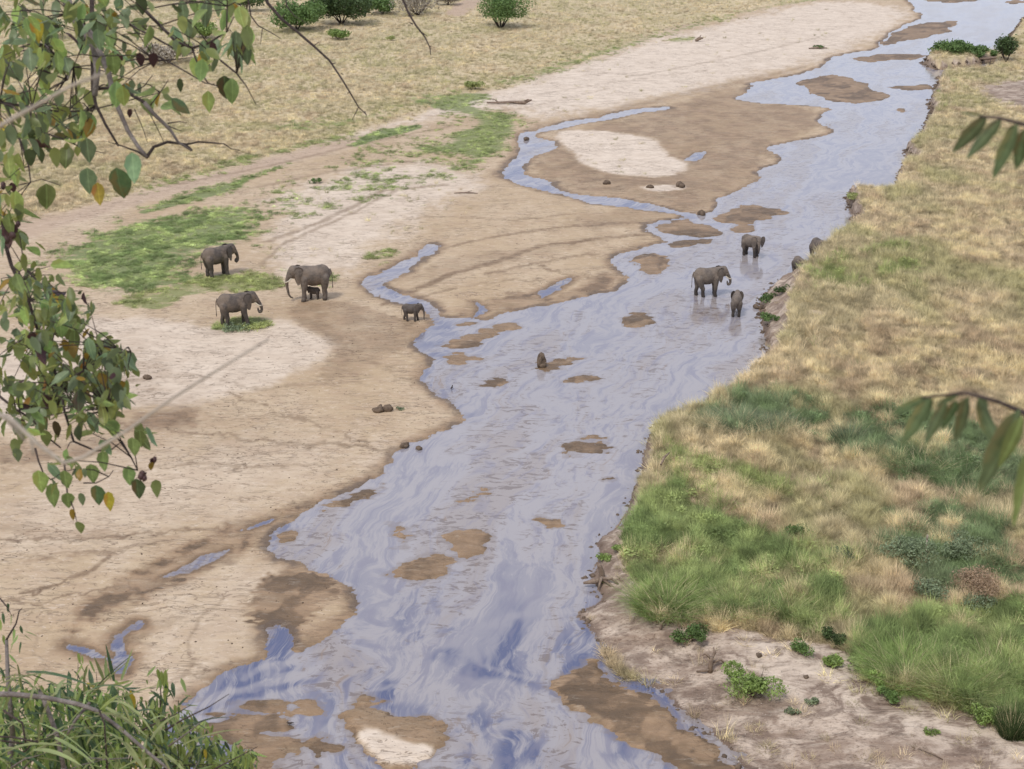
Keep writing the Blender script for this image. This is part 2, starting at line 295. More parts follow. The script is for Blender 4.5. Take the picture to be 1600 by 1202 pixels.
    for p, a, s, k in greenr_w:
        q = a * ss(-s, s, sdf(p, X, Y, max(3, s * 2)) + n1 * 2 * s)
        yl = {'grey': -1.0, 'bright': .15, 'yellow': .6}[k]
        yel = np.where(q > g, yl, yel); g = np.maximum(g, q)
    bare = np.zeros(X.shape, np.float32)
    for p, s in bare_w:
        bare = np.maximum(bare, ss(-s, s, sdf(p, X, Y, 3) + n1 * .8 + n2 * .3))
    bare = np.maximum(bare, (dr > 0) * ss(wd * 1.05, wd * .8, rr + np.where(wd > 3, 99, 0)))
    trk = np.zeros(X.shape, np.float32)
    for p in track_w: trk = np.maximum(trk, ss(-.5, .8, sdf(p, X, Y, 4) + n1 * 1.5))
    dry = np.where(isr, 1 - bare, 0) ; dry = np.maximum(dry, ss(-1, 1.2, dl + n1 * 3) * (dr < 0) * (1 - trk))
    lip = ss(.45, .1, np.abs(dm + .12)) * ss(.38, .58, fbm(X * .7, Y * .5, 51)) * (~isr) + ss(.5, .1, np.abs(dr - .15)) * isr * .8
    line = np.zeros(X.shape, np.float32)
    for p, wd_, a in line_w: line = np.maximum(line, a * ss(wd_, wd_ * .25, pl_dist(p, X + n1 * 1.2, Y + n2 * .8 + n1 * 1.4, wd_ + 1)))
    f.update(lip=lip, line=line * (dm < -.3), wet=wet, pale=pale, green=g, yel=yel, bare=bare * isr, dry=dry, trk=trk, dr=dr, dm=dm, bar=bar, bt=bt, bf=bf, dl=dl, pond=pond, isr=isr)
    return f
def hz(x, y): return float(fields(np.array([x]), np.array([y]), False)['h'][0])
def at(px, py):                                 # the point of the terrain seen at a photo pixel
    z = 0.0
    for _ in range(5):
        x, y = gp(px, py, z); z = max(hz(x, y), 0)
    return Vector((x, y, z))

# ------------------------------------------------------------------ object helpers
def link(name, me, parent=None, mat=None):
    o = bpy.data.objects.new(name, me); C.objects.link(o)
    if parent is not None: o.parent = parent
    if mat is not None and me is not None and not me.materials: me.materials.append(mat)
    return o
def empty(name, loc, rz=0, label=None, cat=None, group=None):
    o = bpy.data.objects.new(name, None); C.objects.link(o); o.location = loc; o.rotation_euler = (0, 0, rz); o.empty_display_size = .2
    tag(o, label, cat, group); return o
def tag(o, label=None, cat=None, group=None, kind=None):
    if label: o['label'] = label
    if cat: o['category'] = cat
    if group: o['group'] = group
    if kind: o['kind'] = kind
    return o
def mesh_np(name, V, T, smooth=False, quads=False):
    me = bpy.data.meshes.new(name); V = np.asarray(V, np.float32); T = np.asarray(T, np.int32); k = T.shape[1]
    me.vertices.add(len(V)); me.vertices.foreach_set('co', V.ravel())
    me.loops.add(T.size); me.loops.foreach_set('vertex_index', T.ravel())
    me.polygons.add(len(T)); me.polygons.foreach_set('loop_start', np.arange(0, T.size, k, dtype=np.int32))
    if smooth: me.polygons.foreach_set('use_smooth', np.ones(len(T), bool))
    me.update(calc_edges=True); me.validate(); return me
def fattr(me, name, a):
    x = me.attributes.new(name, 'FLOAT', 'POINT'); x.data.foreach_set('value', np.asarray(a, np.float32).ravel())
def vattr(me, name, a):
    x = me.attributes.new(name, 'FLOAT_VECTOR', 'POINT'); x.data.foreach_set('vector', np.asarray(a, np.float32).ravel())
class MB:
    def __init__(s): s.v = []; s.f = []
    def add(s, vs, fs):
        b = len(s.v); s.v += [tuple(v) for v in vs]; s.f += [tuple(i + b for i in f) for f in fs]
    def tube(s, pts, rad, n=6, cap=True):
        pts = [Vector(p) for p in pts]; rings = []
        if not hasattr(rad, '__len__'): rad = [rad] * len(pts)
        up = Vector((.13, .2, 1)).normalized(); prev = None
        for i, p in enumerate(pts):
            t = (pts[min(i + 1, len(pts) - 1)] - pts[max(i - 1, 0)])
            t = t.normalized() if t.length > 1e-9 else Vector((0, 0, 1))
            a = t.cross(up) if prev is None else prev - t * prev.dot(t)
            if a.length < 1e-4: a = t.cross(Vector((1, 0, 0)))
            a.normalize(); prev = a; b = t.cross(a)
            rings.append([p + (a * math.cos(k * 2 * math.pi / n) + b * math.sin(k * 2 * math.pi / n)) * rad[i] for k in range(n)])
        vs = [v for r in rings for v in r]; fs = []
        for i in range(len(pts) - 1):
            for k in range(n):
                fs.append((i * n + k, i * n + (k + 1) % n, (i + 1) * n + (k + 1) % n, (i + 1) * n + k))
        if cap: fs.append(tuple(reversed(range(n)))); fs.append(tuple(range((len(pts) - 1) * n, len(pts) * n)))
        s.add(vs, fs)
    def build(s, name, mat, parent=None, smooth=True):
        me = bpy.data.meshes.new(name); me.from_pydata(s.v, [], s.f); me.materials.append(mat)
        if smooth: me.polygons.foreach_set('use_smooth', [True] * len(me.polygons))
        me.update(); return link(name, me, parent)

# ------------------------------------------------------------------ materials
def newmat(name):
    m = bpy.data.materials.new(name); m.use_nodes = True; n = m.node_tree
    b = n.nodes['Principled BSDF']; return m, n, b
def nd(n, t, **k):
    x = n.nodes.new(t)
    for a, v in k.items():
        if a in x.inputs: x.inputs[a].default_value = v
        else: setattr(x, a, v)
    return x
def mixc(n, fac, a, b):
    m = n.nodes.new('ShaderNodeMix'); m.data_type = 'RGBA'
    for i, v in ((0, fac), (6, a), (7, b)):
        if isinstance(v, (int, float)): m.inputs[i].default_value = v
        elif isinstance(v, tuple): m.inputs[i].default_value = v + (1,) if len(v) == 3 else v
        else: n.links.new(v, m.inputs[i])
    return m.outputs[2]
def math_(n, op, a, b=0.0, clamp=False):
    m = n.nodes.new('ShaderNodeMath'); m.operation = op; m.use_clamp = clamp
    for i, v in ((0, a), (1, b)):
        if isinstance(v, (int, float)): m.inputs[i].default_value = v
        else: n.links.new(v, m.inputs[i])
    return m.outputs[0]
def rng_(n, v, a, b, c=0.0, d=1.0):
    m = n.nodes.new('ShaderNodeMapRange'); n.links.new(v, m.inputs[0])
    for i, x in enumerate((a, b, c, d)): m.inputs[i + 1].default_value = x
    m.interpolation_type = 'SMOOTHSTEP'; return m.outputs[0]
def noise_(n, vec, scale, detail=5, rough=.55, sc=None, dist=0.0):
    x = nd(n, 'ShaderNodeTexNoise', Scale=scale, Detail=detail, Roughness=rough, Distortion=dist)
    if sc:
        mp = nd(n, 'ShaderNodeMapping'); mp.inputs['Scale'].default_value = sc; n.links.new(vec, mp.inputs[0]); vec = mp.outputs[0]
    n.links.new(vec, x.inputs['Vector']); return x.outputs['Fac']
def attr_(n, name, kind='GEOMETRY'):
    a = n.nodes.new('ShaderNodeAttribute'); a.attribute_name = name; a.attribute_type = kind; return a

def ground_material():
    m, n, b = newmat('riverbed_ground')
    pos = nd(n, 'ShaderNodeNewGeometry').outputs['Position']
    A = {k: attr_(n, k).outputs['Fac'] for k in ('lip', 'line', 'wet', 'pale', 'green', 'yel', 'bare', 'dry', 'trk')}
    big = noise_(n, pos, .16, 4, .6, (1, .6, 1)); mid = noise_(n, pos, 1.1, 6, .6, (.55, 1.0, 1), .6); fine = noise_(n, pos, 9, 5, .65, (.7, 1, 1)); vf = noise_(n, pos, 38, 3, .6)
    sand = mixc(n, rng_(n, big, .35, .65), (.46, .342, .215), (.53, .412, .28))
    sand = mixc(n, math_(n, 'MULTIPLY', rng_(n, mid, .42, .62), .45), sand, (.42, .30, .20))
    palec = mixc(n, rng_(n, mid, .35, .65), (.70, .59, .475), (.60, .495, .39))
    sand = mixc(n, A['pale'], sand, palec)
    sand = mixc(n, math_(n, 'MULTIPLY', A['trk'], .7), sand, (.45, .33, .24))
    # dark drag lines and hoof-scuffs
    warp = noise_(n, pos, .35, 3)
    comb = nd(n, 'ShaderNodeMapping'); comb.inputs['Scale'].default_value = (.5, 1.6, 1); n.links.new(pos, comb.inputs[0]); comb.inputs['Rotation'].default_value = (0, 0, R(-14))
    ln = nd(n, 'ShaderNodeTexNoise', Scale=1.0, Detail=4, Roughness=.6, Distortion=1.2); n.links.new(comb.outputs[0], ln.inputs['Vector'])
    ridge = math_(n, 'ABSOLUTE', math_(n, 'SUBTRACT', ln.outputs['Fac'], .5))
    lines = math_(n, 'MULTIPLY', rng_(n, ridge, .022, .0), rng_(n, warp, .42, .6))
    sand = mixc(n, math_(n, 'MULTIPLY', lines, .8), sand, (.27, .19, .135))
    vo = nd(n, 'ShaderNodeTexVoronoi', Scale=2.3); n.links.new(comb.outputs[0], vo.inputs['Vector'])
    pock = math_(n, 'MULTIPLY', rng_(n, vo.outputs['Distance'], .16, .05), rng_(n, mid, .4, .55))
    sand = mixc(n, math_(n, 'MULTIPLY', pock, .5), sand, (.25, .18, .13))
    spk = rng_(n, fine, .60, .72)
    sand = mixc(n, math_(n, 'MULTIPLY', spk, .38), sand, (.26, .19, .14))
    hi_s = noise_(n, pos, .7, 6, .7, (.8, 1.2, 1), .8)
    dsh = nd(n, 'ShaderNodeMapping'); dsh.inputs['Scale'].default_value = (1.3, 2.6, 1); n.links.new(pos, dsh.inputs[0]); dn_ = nd(n, 'ShaderNodeTexNoise', Scale=1.9, Detail=3, Roughness=.75, Distortion=.6); n.links.new(dsh.outputs[0], dn_.inputs['Vector'])
    dash = math_(n, 'MULTIPLY', rng_(n, dn_.outputs['Fac'], .60, .66), rng_(n, big, .40, .55)); sand = mixc(n, math_(n, 'MULTIPLY', dash, .6), sand, (.21, .145, .10))
    lite = math_(n, 'MULTIPLY', rng_(n, dn_.outputs['Fac'], .42, .34), .35); sand = mixc(n, lite, sand, (.72, .61, .49))
    # wet
    wm = math_(n, 'MULTIPLY', A['wet'], rng_(n, math_(n, 'ADD', mid, math_(n, 'MULTIPLY', fine, .3)), .30, .72, .75, 1.15), True)
    wetc = mixc(n, rng_(n, mid, .38, .62), (.19, .118, .062), (.32, .21, .122))
    wetc = mixc(n, math_(n, 'MULTIPLY', spk, .3), wetc, (.13, .09, .06))
    wetc = mixc(n, math_(n, 'MULTIPLY', rng_(n, A['wet'], .78, .98), rng_(n, hi_s, .66, .36, .35, 1.0)), wetc, (.125, .083, .048))
    col = mixc(n, wm, sand, wetc)
    col = mixc(n, math_(n, 'MULTIPLY', A['line'], rng_(n, hi_s, .35, .55, .5, 1.0)), col, (.19, .125, .075))
    col = mixc(n, math_(n, 'MULTIPLY', A['lip'], .7), col, (.11, .08, .06))
    # soil of the right bank
    soil = mixc(n, rng_(n, mid, .38, .62), (.29, .212, .158), (.55, .445, .35)); soil = mixc(n, math_(n, 'MULTIPLY', rng_(n, hi_s, .45, .62), .75), soil, (.17, .12, .09))
    soil = mixc(n, math_(n, 'MULTIPLY', rng_(n, fine, .5, .66), .6), soil, (.16, .105, .075))
    soil = mixc(n, math_(n, 'MULTIPLY', A['pale'], rng_(n, hi_s, .62, .42)), soil, palec)
    soil = mixc(n, math_(n, 'MULTIPLY', spk, .45), soil, (.19, .13, .10))
    soil = mixc(n, wm, soil, (.155, .105, .075))
    col = mixc(n, A['bare'], col, soil)
    # thatch under grass
    th = mixc(n, rng_(n, mid, .35, .65), (.50, .40, .24), (.66, .54, .35)); th = mixc(n, math_(n, 'MULTIPLY', rng_(n, big, .4, .6), .6), th, (.40, .34, .19))
    th = mixc(n, math_(n, 'MULTIPLY', rng_(n, fine, .5, .65), .5), th, (.24, .185, .11))
    col = mixc(n, A['dry'], col, th)
    gc = mixc(n, rng_(n, fine, .38, .6), (.08, .13, .035), (.17, .24, .08)); gc = mixc(n, math_(n, 'MAXIMUM', A['yel'], 0), gc, (.24, .25, .09))
    gm = rng_(n, math_(n, 'ADD', A['green'], math_(n, 'ADD', mid, math_(n, 'MULTIPLY', fine, .5))), 1.38, 1.6)
    col = mixc(n, math_(n, 'MULTIPLY', gm, .85), col, gc)
    hi_ = noise_(n, pos, 2.4, 6, .72, (.45, 1.5, 1), .4)
    hm = math_(n, 'ADD', .25, math_(n, 'MULTIPLY', rng_(n, hi_s, .42, .6), .75)); col = mixc(n, math_(n, 'MULTIPLY', rng_(n, hi_, .52, .34), math_(n, 'MULTIPLY', hm, .34)), col, (.14, .10, .07)); col = mixc(n, math_(n, 'MULTIPLY', rng_(n, hi_, .55, .70), .16), col, (.80, .72, .60))
    n.links.new(col, b.inputs['Base Color'])
    rg = rng_(n, wm, 0, 1, .95, .6); n.links.new(rg, b.inputs['Roughness']); b.inputs['Specular IOR Level'].default_value = .35
    bp = nd(n, 'ShaderNodeBump', Strength=.9, Distance=.05)
    hsum = math_(n, 'ADD', math_(n, 'MULTIPLY', mid, 1.6), math_(n, 'ADD', math_(n, 'MULTIPLY', fine, .5), math_(n, 'MULTIPLY', vf, .12)))
    hsum = math_(n, 'SUBTRACT', hsum, math_(n, 'MULTIPLY', math_(n, 'ADD', lines, pock), .35))
    hsum = math_(n, 'SUBTRACT', hsum, math_(n, 'MULTIPLY', dash, .6)); n.links.new(hsum, bp.inputs['Height']); n.links.new(bp.outputs[0], b.inputs['Normal'])
    return m
def water_material():
    m, n, b = newmat('silty_water')
    fl = attr_(n, 'flow').outputs['Vector']; sh = attr_(n, 'shore').outputs['Fac']
    dep = attr_(n, 'depth').outputs['Fac']
    pos = nd(n, 'ShaderNodeNewGeometry').outputs['Position']
    wn = nd(n, 'ShaderNodeTexNoise', Scale=.16, Detail=3, Roughness=.5); n.links.new(fl, wn.inputs['Vector'])
    vm = nd(n, 'ShaderNodeVectorMath', operation='MULTIPLY_ADD'); n.links.new(wn.outputs['Color'], vm.inputs[0]); vm.inputs[1].default_value = (7, 5, 0); n.links.new(fl, vm.inputs[2])
    s1 = noise_(n, vm.outputs[0], 1, 6, .6, (.07, .30, 1), .6); s2 = noise_(n, vm.outputs[0], 1, 6, .65, (.45, 1.7, 1), .5)
    s3 = noise_(n, vm.outputs[0], 1, 4, .6, (1.5, 6.5, 1), .2)
    st = math_(n, 'ADD', math_(n, 'MULTIPLY', s1, .55), math_(n, 'ADD', math_(n, 'MULTIPLY', s2, .3), math_(n, 'MULTIPLY', s3, .15)))
    dep = math_(n, 'MULTIPLY', dep, rng_(n, s2, .64, .44, .35, 1.0))
    silt = math_(n, 'MAXIMUM', rng_(n, math_(n, 'SUBTRACT', st, math_(n, 'MULTIPLY', dep, .10)), .38, .50), math_(n, 'MULTIPLY', math_(n, 'SUBTRACT', 1.0, dep), .55))
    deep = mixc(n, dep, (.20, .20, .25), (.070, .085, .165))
    col = mixc(n, silt, deep, (.34, .316, .32)); col = mixc(n, math_(n, 'MULTIPLY', rng_(n, s1, .50, .60), .45), col, (.28, .225, .185))
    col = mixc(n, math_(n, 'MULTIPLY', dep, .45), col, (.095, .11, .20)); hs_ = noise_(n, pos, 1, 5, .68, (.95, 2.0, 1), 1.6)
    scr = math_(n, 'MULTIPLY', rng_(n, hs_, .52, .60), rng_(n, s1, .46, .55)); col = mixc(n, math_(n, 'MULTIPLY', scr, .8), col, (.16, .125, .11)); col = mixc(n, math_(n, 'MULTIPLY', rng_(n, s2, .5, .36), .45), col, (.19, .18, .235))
    # thin brown streaks where the bed nearly breaks the surface
    th = math_(n, 'MULTIPLY', rng_(n, s2, .60, .68), rng_(n, s1, .48, .56)); col = mixc(n, math_(n, 'MULTIPLY', th, .75), col, (.24, .175, .13))
    col = mixc(n, math_(n, 'MULTIPLY', rng_(n, sh, .5, .05), .6), col, (.21, .17, .15))
    n.links.new(col, b.inputs['Base Color'])
    b.inputs['IOR'].default_value = 1.42; b.inputs['Specular IOR Level'].default_value = .75
    n.links.new(rng_(n, silt, 0, 1, .03, .075), b.inputs['Roughness'])
    rip = noise_(n, fl, 1, 4, .6, (3.5, 7, 1), .4); rp2 = noise_(n, pos, 14, 3, .6)
    bp = nd(n, 'ShaderNodeBump', Strength=.15, Distance=.02)
    n.links.new(math_(n, 'ADD', rip, math_(n, 'ADD', math_(n, 'MULTIPLY', hs_, 1.0), math_(n, 'MULTIPLY', rp2, .15))), bp.inputs['Height']); n.links.new(bp.outputs[0], b.inputs['Normal'])
    return m
def hide_mat(name, c1, c2, wet=False):
    m = rough_mat(name, c1, c2, 3.0, .8, .8); n = m.node_tree; b = n.nodes['Principled BSDF']
    src = b.inputs['Base Color'].links[0].from_socket; v = n.nodes.new('ShaderNodeTexCoord').outputs['Object']; sp = nd(n, 'ShaderNodeSeparateXYZ'); n.links.new(v, sp.inputs[0])
    z = math_(n, 'ADD', sp.outputs[2], math_(n, 'MULTIPLY', noise_(n, v, 6, 4), .35))
    w_ = rng_(n, z, .85 if wet else .42, .55 if wet else .25)
    c = mixc(n, math_(n, 'MULTIPLY', w_, .8), src, (.042, .036, .033) if wet else (.075, .062, .052))
    wr = noise_(n, v, 9, 4, .7, (1.0, 1.0, 3.5), 1.5); c = mixc(n, math_(n, 'MULTIPLY', rng_(n, wr, .46, .38), .4), c, (.05, .042, .038))
    back_tone = noise_(n, v, 1.6, 4, .6); nn = nd(n, 'ShaderNodeNewGeometry'); sn = nd(n, 'ShaderNodeSeparateXYZ'); n.links.new(nn.outputs['Normal'], sn.inputs[0])
    c = mixc(n, math_(n, 'MULTIPLY', math_(n, 'MULTIPLY', rng_(n, back_tone, .42, .62), rng_(n, z, 1.0, 1.5)), .5), c, (.27, .21, .16)); n.links.new(c, b.inputs['Base Color'])  # paler brown mixed in by patches, stronger towards the top of the back
    if wet: n.links.new(rng_(n, w_, 0, 1, .8, .4), b.inputs['Roughness'])
    return m
def foliage_mat(name, col, var=.35, trans=.25, rough=.55, inst=False, spec=.3):
    m, n, b = newmat(name)
    pos = nd(n, 'ShaderNodeNewGeometry').outputs['Position']; oi = n.nodes.new('ShaderNodeObjectInfo')
    nz = noise_(n, pos, 3.0 if not inst else 1.5, 3)
    if inst: base = attr_(n, 'tint', 'INSTANCER').outputs['Color']
    else: base = nd(n, 'ShaderNodeRGB'); base.outputs[0].default_value = col + (1,); base = base.outputs[0]
    hs = nd(n, 'ShaderNodeHueSaturation'); n.links.new(base, hs.inputs['Color'])
    val = math_(n, 'ADD', rng_(n, nz, .3, .7, 1 - var, 1 + var), math_(n, 'MULTIPLY', math_(n, 'SUBTRACT', oi.outputs['Random'], .5), var))
    n.links.new(val, hs.inputs['Value'])
    n.links.new(hs.outputs[0], b.inputs['Base Color']); b.inputs['Roughness'].default_value = rough; b.inputs['Specular IOR Level'].default_value = spec
    if inst:
        gn = nd(n, 'ShaderNodeNewGeometry'); vm = nd(n, 'ShaderNodeVectorMath', operation='MULTIPLY_ADD'); n.links.new(gn.outputs['Normal'], vm.inputs[0]); vm.inputs[1].default_value = (.5, .5, .5); vm.inputs[2].default_value = (0, 0, .8)
        vn_ = nd(n, 'ShaderNodeVectorMath', operation='NORMALIZE'); n.links.new(vm.outputs[0], vn_.inputs[0]); n.links.new(vn_.outputs[0], b.inputs['Normal'])
    if trans > 0:
        tr = n.nodes.new('ShaderNodeBsdfTranslucent'); n.links.new(hs.outputs[0], tr.inputs[0])
        mxs = n.nodes.new('ShaderNodeMixShader'); mxs.inputs[0].default_value = trans
        n.links.new(b.outputs[0], mxs.inputs[1]); n.links.new(tr.outputs[0], mxs.inputs[2])
        n.links.new(mxs.outputs[0], n.nodes['Material Output'].inputs[0])
    return m
def leaf_mat(name, col, col2):                  # close leaves: mottled blade with a paler midrib
    m, n, b = newmat(name)
    tcn = n.nodes.new('ShaderNodeTexCoord').outputs['Object']; oi = n.nodes.new('ShaderNodeObjectInfo')
    nz = noise_(n, tcn, 5, 4); nz2 = noise_(n, tcn, 1.7, 3)
    c = mixc(n, rng_(n, nz, .35, .65), col, tuple(x * .72 for x in col)); c = mixc(n, rng_(n, nz2, .56, .72), c, col2)
    hs = nd(n, 'ShaderNodeHueSaturation'); n.links.new(c, hs.inputs['Color'])
    n.links.new(math_(n, 'ADD', .72, math_(n, 'MULTIPLY', oi.outputs['Random'], .75)), hs.inputs['Value'])
    n.links.new(math_(n, 'ADD', .47, math_(n, 'MULTIPLY', oi.outputs['Random'], .05)), hs.inputs['Hue'])
    sep = nd(n, 'ShaderNodeSeparateXYZ'); n.links.new(tcn, sep.inputs[0])
    rib = rng_(n, math_(n, 'ABSOLUTE', sep.outputs[0]), .03, .0)
    cc = mixc(n, math_(n, 'MULTIPLY', rib, .35), hs.outputs[0], tuple(min(1, x * 1.8 + .03) for x in col))
    n.links.new(cc, b.inputs['Base Color']); b.inputs['Roughness'].default_value = .42; b.inputs['Specular IOR Level'].default_value = .45
    tr = n.nodes.new('ShaderNodeBsdfTranslucent'); n.links.new(cc, tr.inputs[0]); mxs = n.nodes.new('ShaderNodeMixShader'); mxs.inputs[0].default_value = .42
    n.links.new(b.outputs[0], mxs.inputs[1]); n.links.new(tr.outputs[0], mxs.inputs[2]); n.links.new(mxs.outputs[0], n.nodes['Material Output'].inputs[0])
    return m
def rough_mat(name, c1, c2, scale, rough=.85, bump=.6, sc=None, obj=True):
    m, n, b = newmat(name)
    v = n.nodes.new('ShaderNodeTexCoord').outputs['Object'] if obj else nd(n, 'ShaderNodeNewGeometry').outputs['Position']
    a = noise_(n, v, scale, 6, .65, sc); f = noise_(n, v, scale * 6, 4, .6, sc)
    c = mixc(n, rng_(n, a, .35, .65), c1, c2); c = mixc(n, math_(n, 'MULTIPLY', rng_(n, f, .5, .7), .5), c, tuple(x * .5 for x in c1))
    n.links.new(c, b.inputs['Base Color']); b.inputs['Roughness'].default_value = rough; b.inputs['Specular IOR Level'].default_value = .25
    bp = nd(n, 'ShaderNodeBump', Strength=bump, Distance=.03); n.links.new(math_(n, 'ADD', a, math_(n, 'MULTIPLY', f, .4)), bp.inputs['Height']); n.links.new(bp.outputs[0], b.inputs['Normal'])
    return m
M = dict(
 ground=ground_material(), water=water_material(), grass=foliage_mat('grass_blades', (1, 1, 1), .3, .22, .6, True),
 shrub=foliage_mat('shrub_green', (.14, .22, .07)), shrub_b=foliage_mat('shrub_bright', (.27, .37, .11)), shrub_d=foliage_mat('shrub_dark', (.09, .14, .05)),
 shrub_g=foliage_mat('shrub_greygreen', (.21, .26, .15)), shrub_y=foliage_mat('grass_yellowgreen', (.38, .42, .16)), shrub_r=foliage_mat('dead_brown_shrub', (.37, .265, .175), .3, .1),
 straw=foliage_mat('straw', (.60, .50, .30), .3, .15), twiggy=foliage_mat('grey_twigs', (.32, .28, .22), .3, .0),
 bark=rough_mat('grey_bark', (.27, .235, .215), (.17, .14, .125), 14), barkd=rough_mat('dark_bark', (.05, .036, .032), (.09, .068, .06), 16),
 vine=rough_mat('pale_stem', (.40, .34, .27), (.33, .28, .23), 20, bump=.2),
 dead=rough_mat('dead_wood', (.30, .23, .175), (.17, .12, .09), 5), clod=rough_mat('mud_clod', (.10, .072, .052), (.19, .14, .10), 3, obj=False),
 stone=rough_mat('pebble', (.58, .50, .43), (.40, .33, .28), 4, obj=False),
 hide=hide_mat('elephant_hide', (.125, .104, .090), (.085, .072, .064)), hide_l=hide_mat('elephant_hide_dusty', (.18, .148, .122), (.12, .10, .085)), hide_w=hide_mat('elephant_hide_wet', (.18, .15, .125), (.125, .105, .09), True),
 ivory=rough_mat('ivory', (.75, .68, .55), (.65, .58, .45), 5, .4, .1), eye=rough_mat('eye', (.02, .015, .01), (.03, .02, .01), 5, .2, 0), bird=rough_mat('bird_plumage', (.06, .05, .05), (.12, .1, .09), 8),
 lf=[leaf_mat('leaf_green', (.27, .37, .12), (.16, .22, .07)), leaf_mat('leaf_bluegreen', (.24, .34, .17), (.14, .21, .11)), leaf_mat('leaf_fresh', (.36, .46, .13), (.28, .31, .08)),
     leaf_mat('leaf_dark', (.10, .15, .06), (.13, .10, .04)), leaf_mat('leaf_yellow', (.48, .38, .05), (.40, .20, .04)), leaf_mat('leaf_wine', (.10, .05, .045), (.07, .03, .035))],
 spray=leaf_mat('spray_leaflet', (.13, .18, .08), (.18, .17, .07)),
 strap=leaf_mat('strap_leaf', (.33, .38, .16), (.45, .44, .19)), strapd=leaf_mat('strap_leaf_dark', (.08, .13, .06), (.13, .17, .08)), narrow=leaf_mat('narrow_leaf', (.29, .37, .10), (.34, .38, .13)),
)

# ------------------------------------------------------------------ terrain
def grid(us, ys):
    U, Y = np.meshgrid(us, ys); X = U * (Y * CP + H * SP if False else np.maximum(Y, 12) * CP + H * SP)
    return X.astype(np.float32), Y.astype(np.float32)
us = np.concatenate([np.array([-9, -6, -4, -2.6, -1.8, -1.2, -.9, -.7]), np.linspace(-.58, -.40, 22)[:-1], np.linspace(-.40, .40, 700), np.linspace(.40, .58, 22)[1:], np.array([.7, .9, 1.2, 1.8, 2.6, 4, 6, 9])])
ys_v = np.array([gp(800, p)[1] for p in np.linspace(1250, -70, 640)])
ys = np.concatenate([np.linspace(-60, -2, 8), np.linspace(0, ys_v[0], 70)[:-1], ys_v, np.geomspace(ys_v[-1] * 1.03, 4500, 34)])
X, Y = grid(us, ys); nr, nc = X.shape
f = fields(X.ravel(), Y.ravel())
Xr, Yr = X.ravel(), Y.ravel()
Z = f['h'].copy()
far = ss(420, 1200, Yr); Z = Z * (1 - far) + far * .6
idx = np.arange(nr * nc).reshape(nr, nc)
Q = np.stack([idx[:-1, :-1], idx[:-1, 1:], idx[1:, 1:], idx[1:, :-1]], -1).reshape(-1, 4)
me = mesh_np('ground', np.stack([Xr, Yr, Z], -1), Q, True)
blf = f['bluff'].astype(np.float32)
drya = np.maximum(f['dry'] * (1 - f['trk']), blf); 
drya = np.maximum(drya, ((np.abs(Xr) > 190) & (f['dm'] < -2)) * 1.0)
for k, v in dict(wet=f['wet'] * (1 - blf), pale=f['pale'], green=f['green'] * (1 - f['bare']), yel=f['yel'], bare=f['bare'] * (1 - blf), dry=drya, trk=f['trk'], lip=f['lip'], line=f['line']).items(): fattr(me, k, v)
g = link('ground', me, None, M['ground']); tag(g, kind='structure')
# water surface
cl = poly([(1640,-90),(1520,10),(1500,50),(1420,85),(1390,130),(1370,190),(1340,240),(1280,290),(1230,350),(1170,400),(1120,450),(1020,520),(930,580),(880,640),(850,720),(760,800),(700,870),(700,950),(680,1020),(640,1100),(640,1200),(640,1400)])
cl = cl; t_ = np.linspace(0, 1, 90); seg = np.r_[0, np.cumsum(np.hypot(*np.diff(cl, axis=0).T))]
cs = np.stack([np.interp(t_ * seg[-1], seg, cl[:, 0]), np.interp(t_ * seg[-1], seg, cl[:, 1])], -1)
for _ in range(10): cs[1:-1] = (cs[:-2] + cs[1:-1] * 2 + cs[2:]) / 4
mW = (f['h'] < .12) & (Yr > 25) & (Yr < ys_v[-1] * 1.3) & (np.abs(Xr) < 260) & ((f['dm'] > -1.5) | (f['pond'] > -.8))
mW = mW.reshape(nr, nc); cell = mW[:-1, :-1] | mW[:-1, 1:] | mW[1:, 1:] | mW[1:, :-1]
Qw = Q.reshape(nr - 1, nc - 1, 4)[cell]
used, inv = np.unique(Qw, return_inverse=True); Qw = inv.reshape(-1, 4)
wx, wy = Xr[used], Yr[used]
best = np.full(wx.shape, 1e9, np.float32); U_ = np.zeros_like(wx); V_ = np.zeros_like(wx); acc = 0
for (ax, ay), (bx, by) in zip(cs[:-1], cs[1:]):
    ex, ey = bx - ax, by - ay; L = math.hypot(ex, ey); t = np.clip(((wx - ax) * ex + (wy - ay) * ey) / L / L, 0, 1)
    dx, dy = wx - ax - t * ex, wy - ay - t * ey; d2 = dx * dx + dy * dy; k = d2 < best
    best = np.where(k, d2, best); U_ = np.where(k, acc + t * L, U_); V_ = np.where(k, np.sqrt(d2) * np.sign(ex * dy - ey * dx), V_); acc += L
wme = mesh_np('river_water', np.stack([wx, wy, np.zeros_like(wx)], -1), Qw, True)
vattr(wme, 'flow', np.stack([U_, V_, np.zeros_like(U_)], -1)); fattr(wme, 'shore', np.clip(-f['h'][used] * 12, 0, 4) )
dp = np.zeros_like(wx)
wn_ = (fbm(wx * .9, wy * .7, 77) - .5) * .9; wv_ = (fbm(wx * .35, wy * .3, 79) - .5) * 1.6
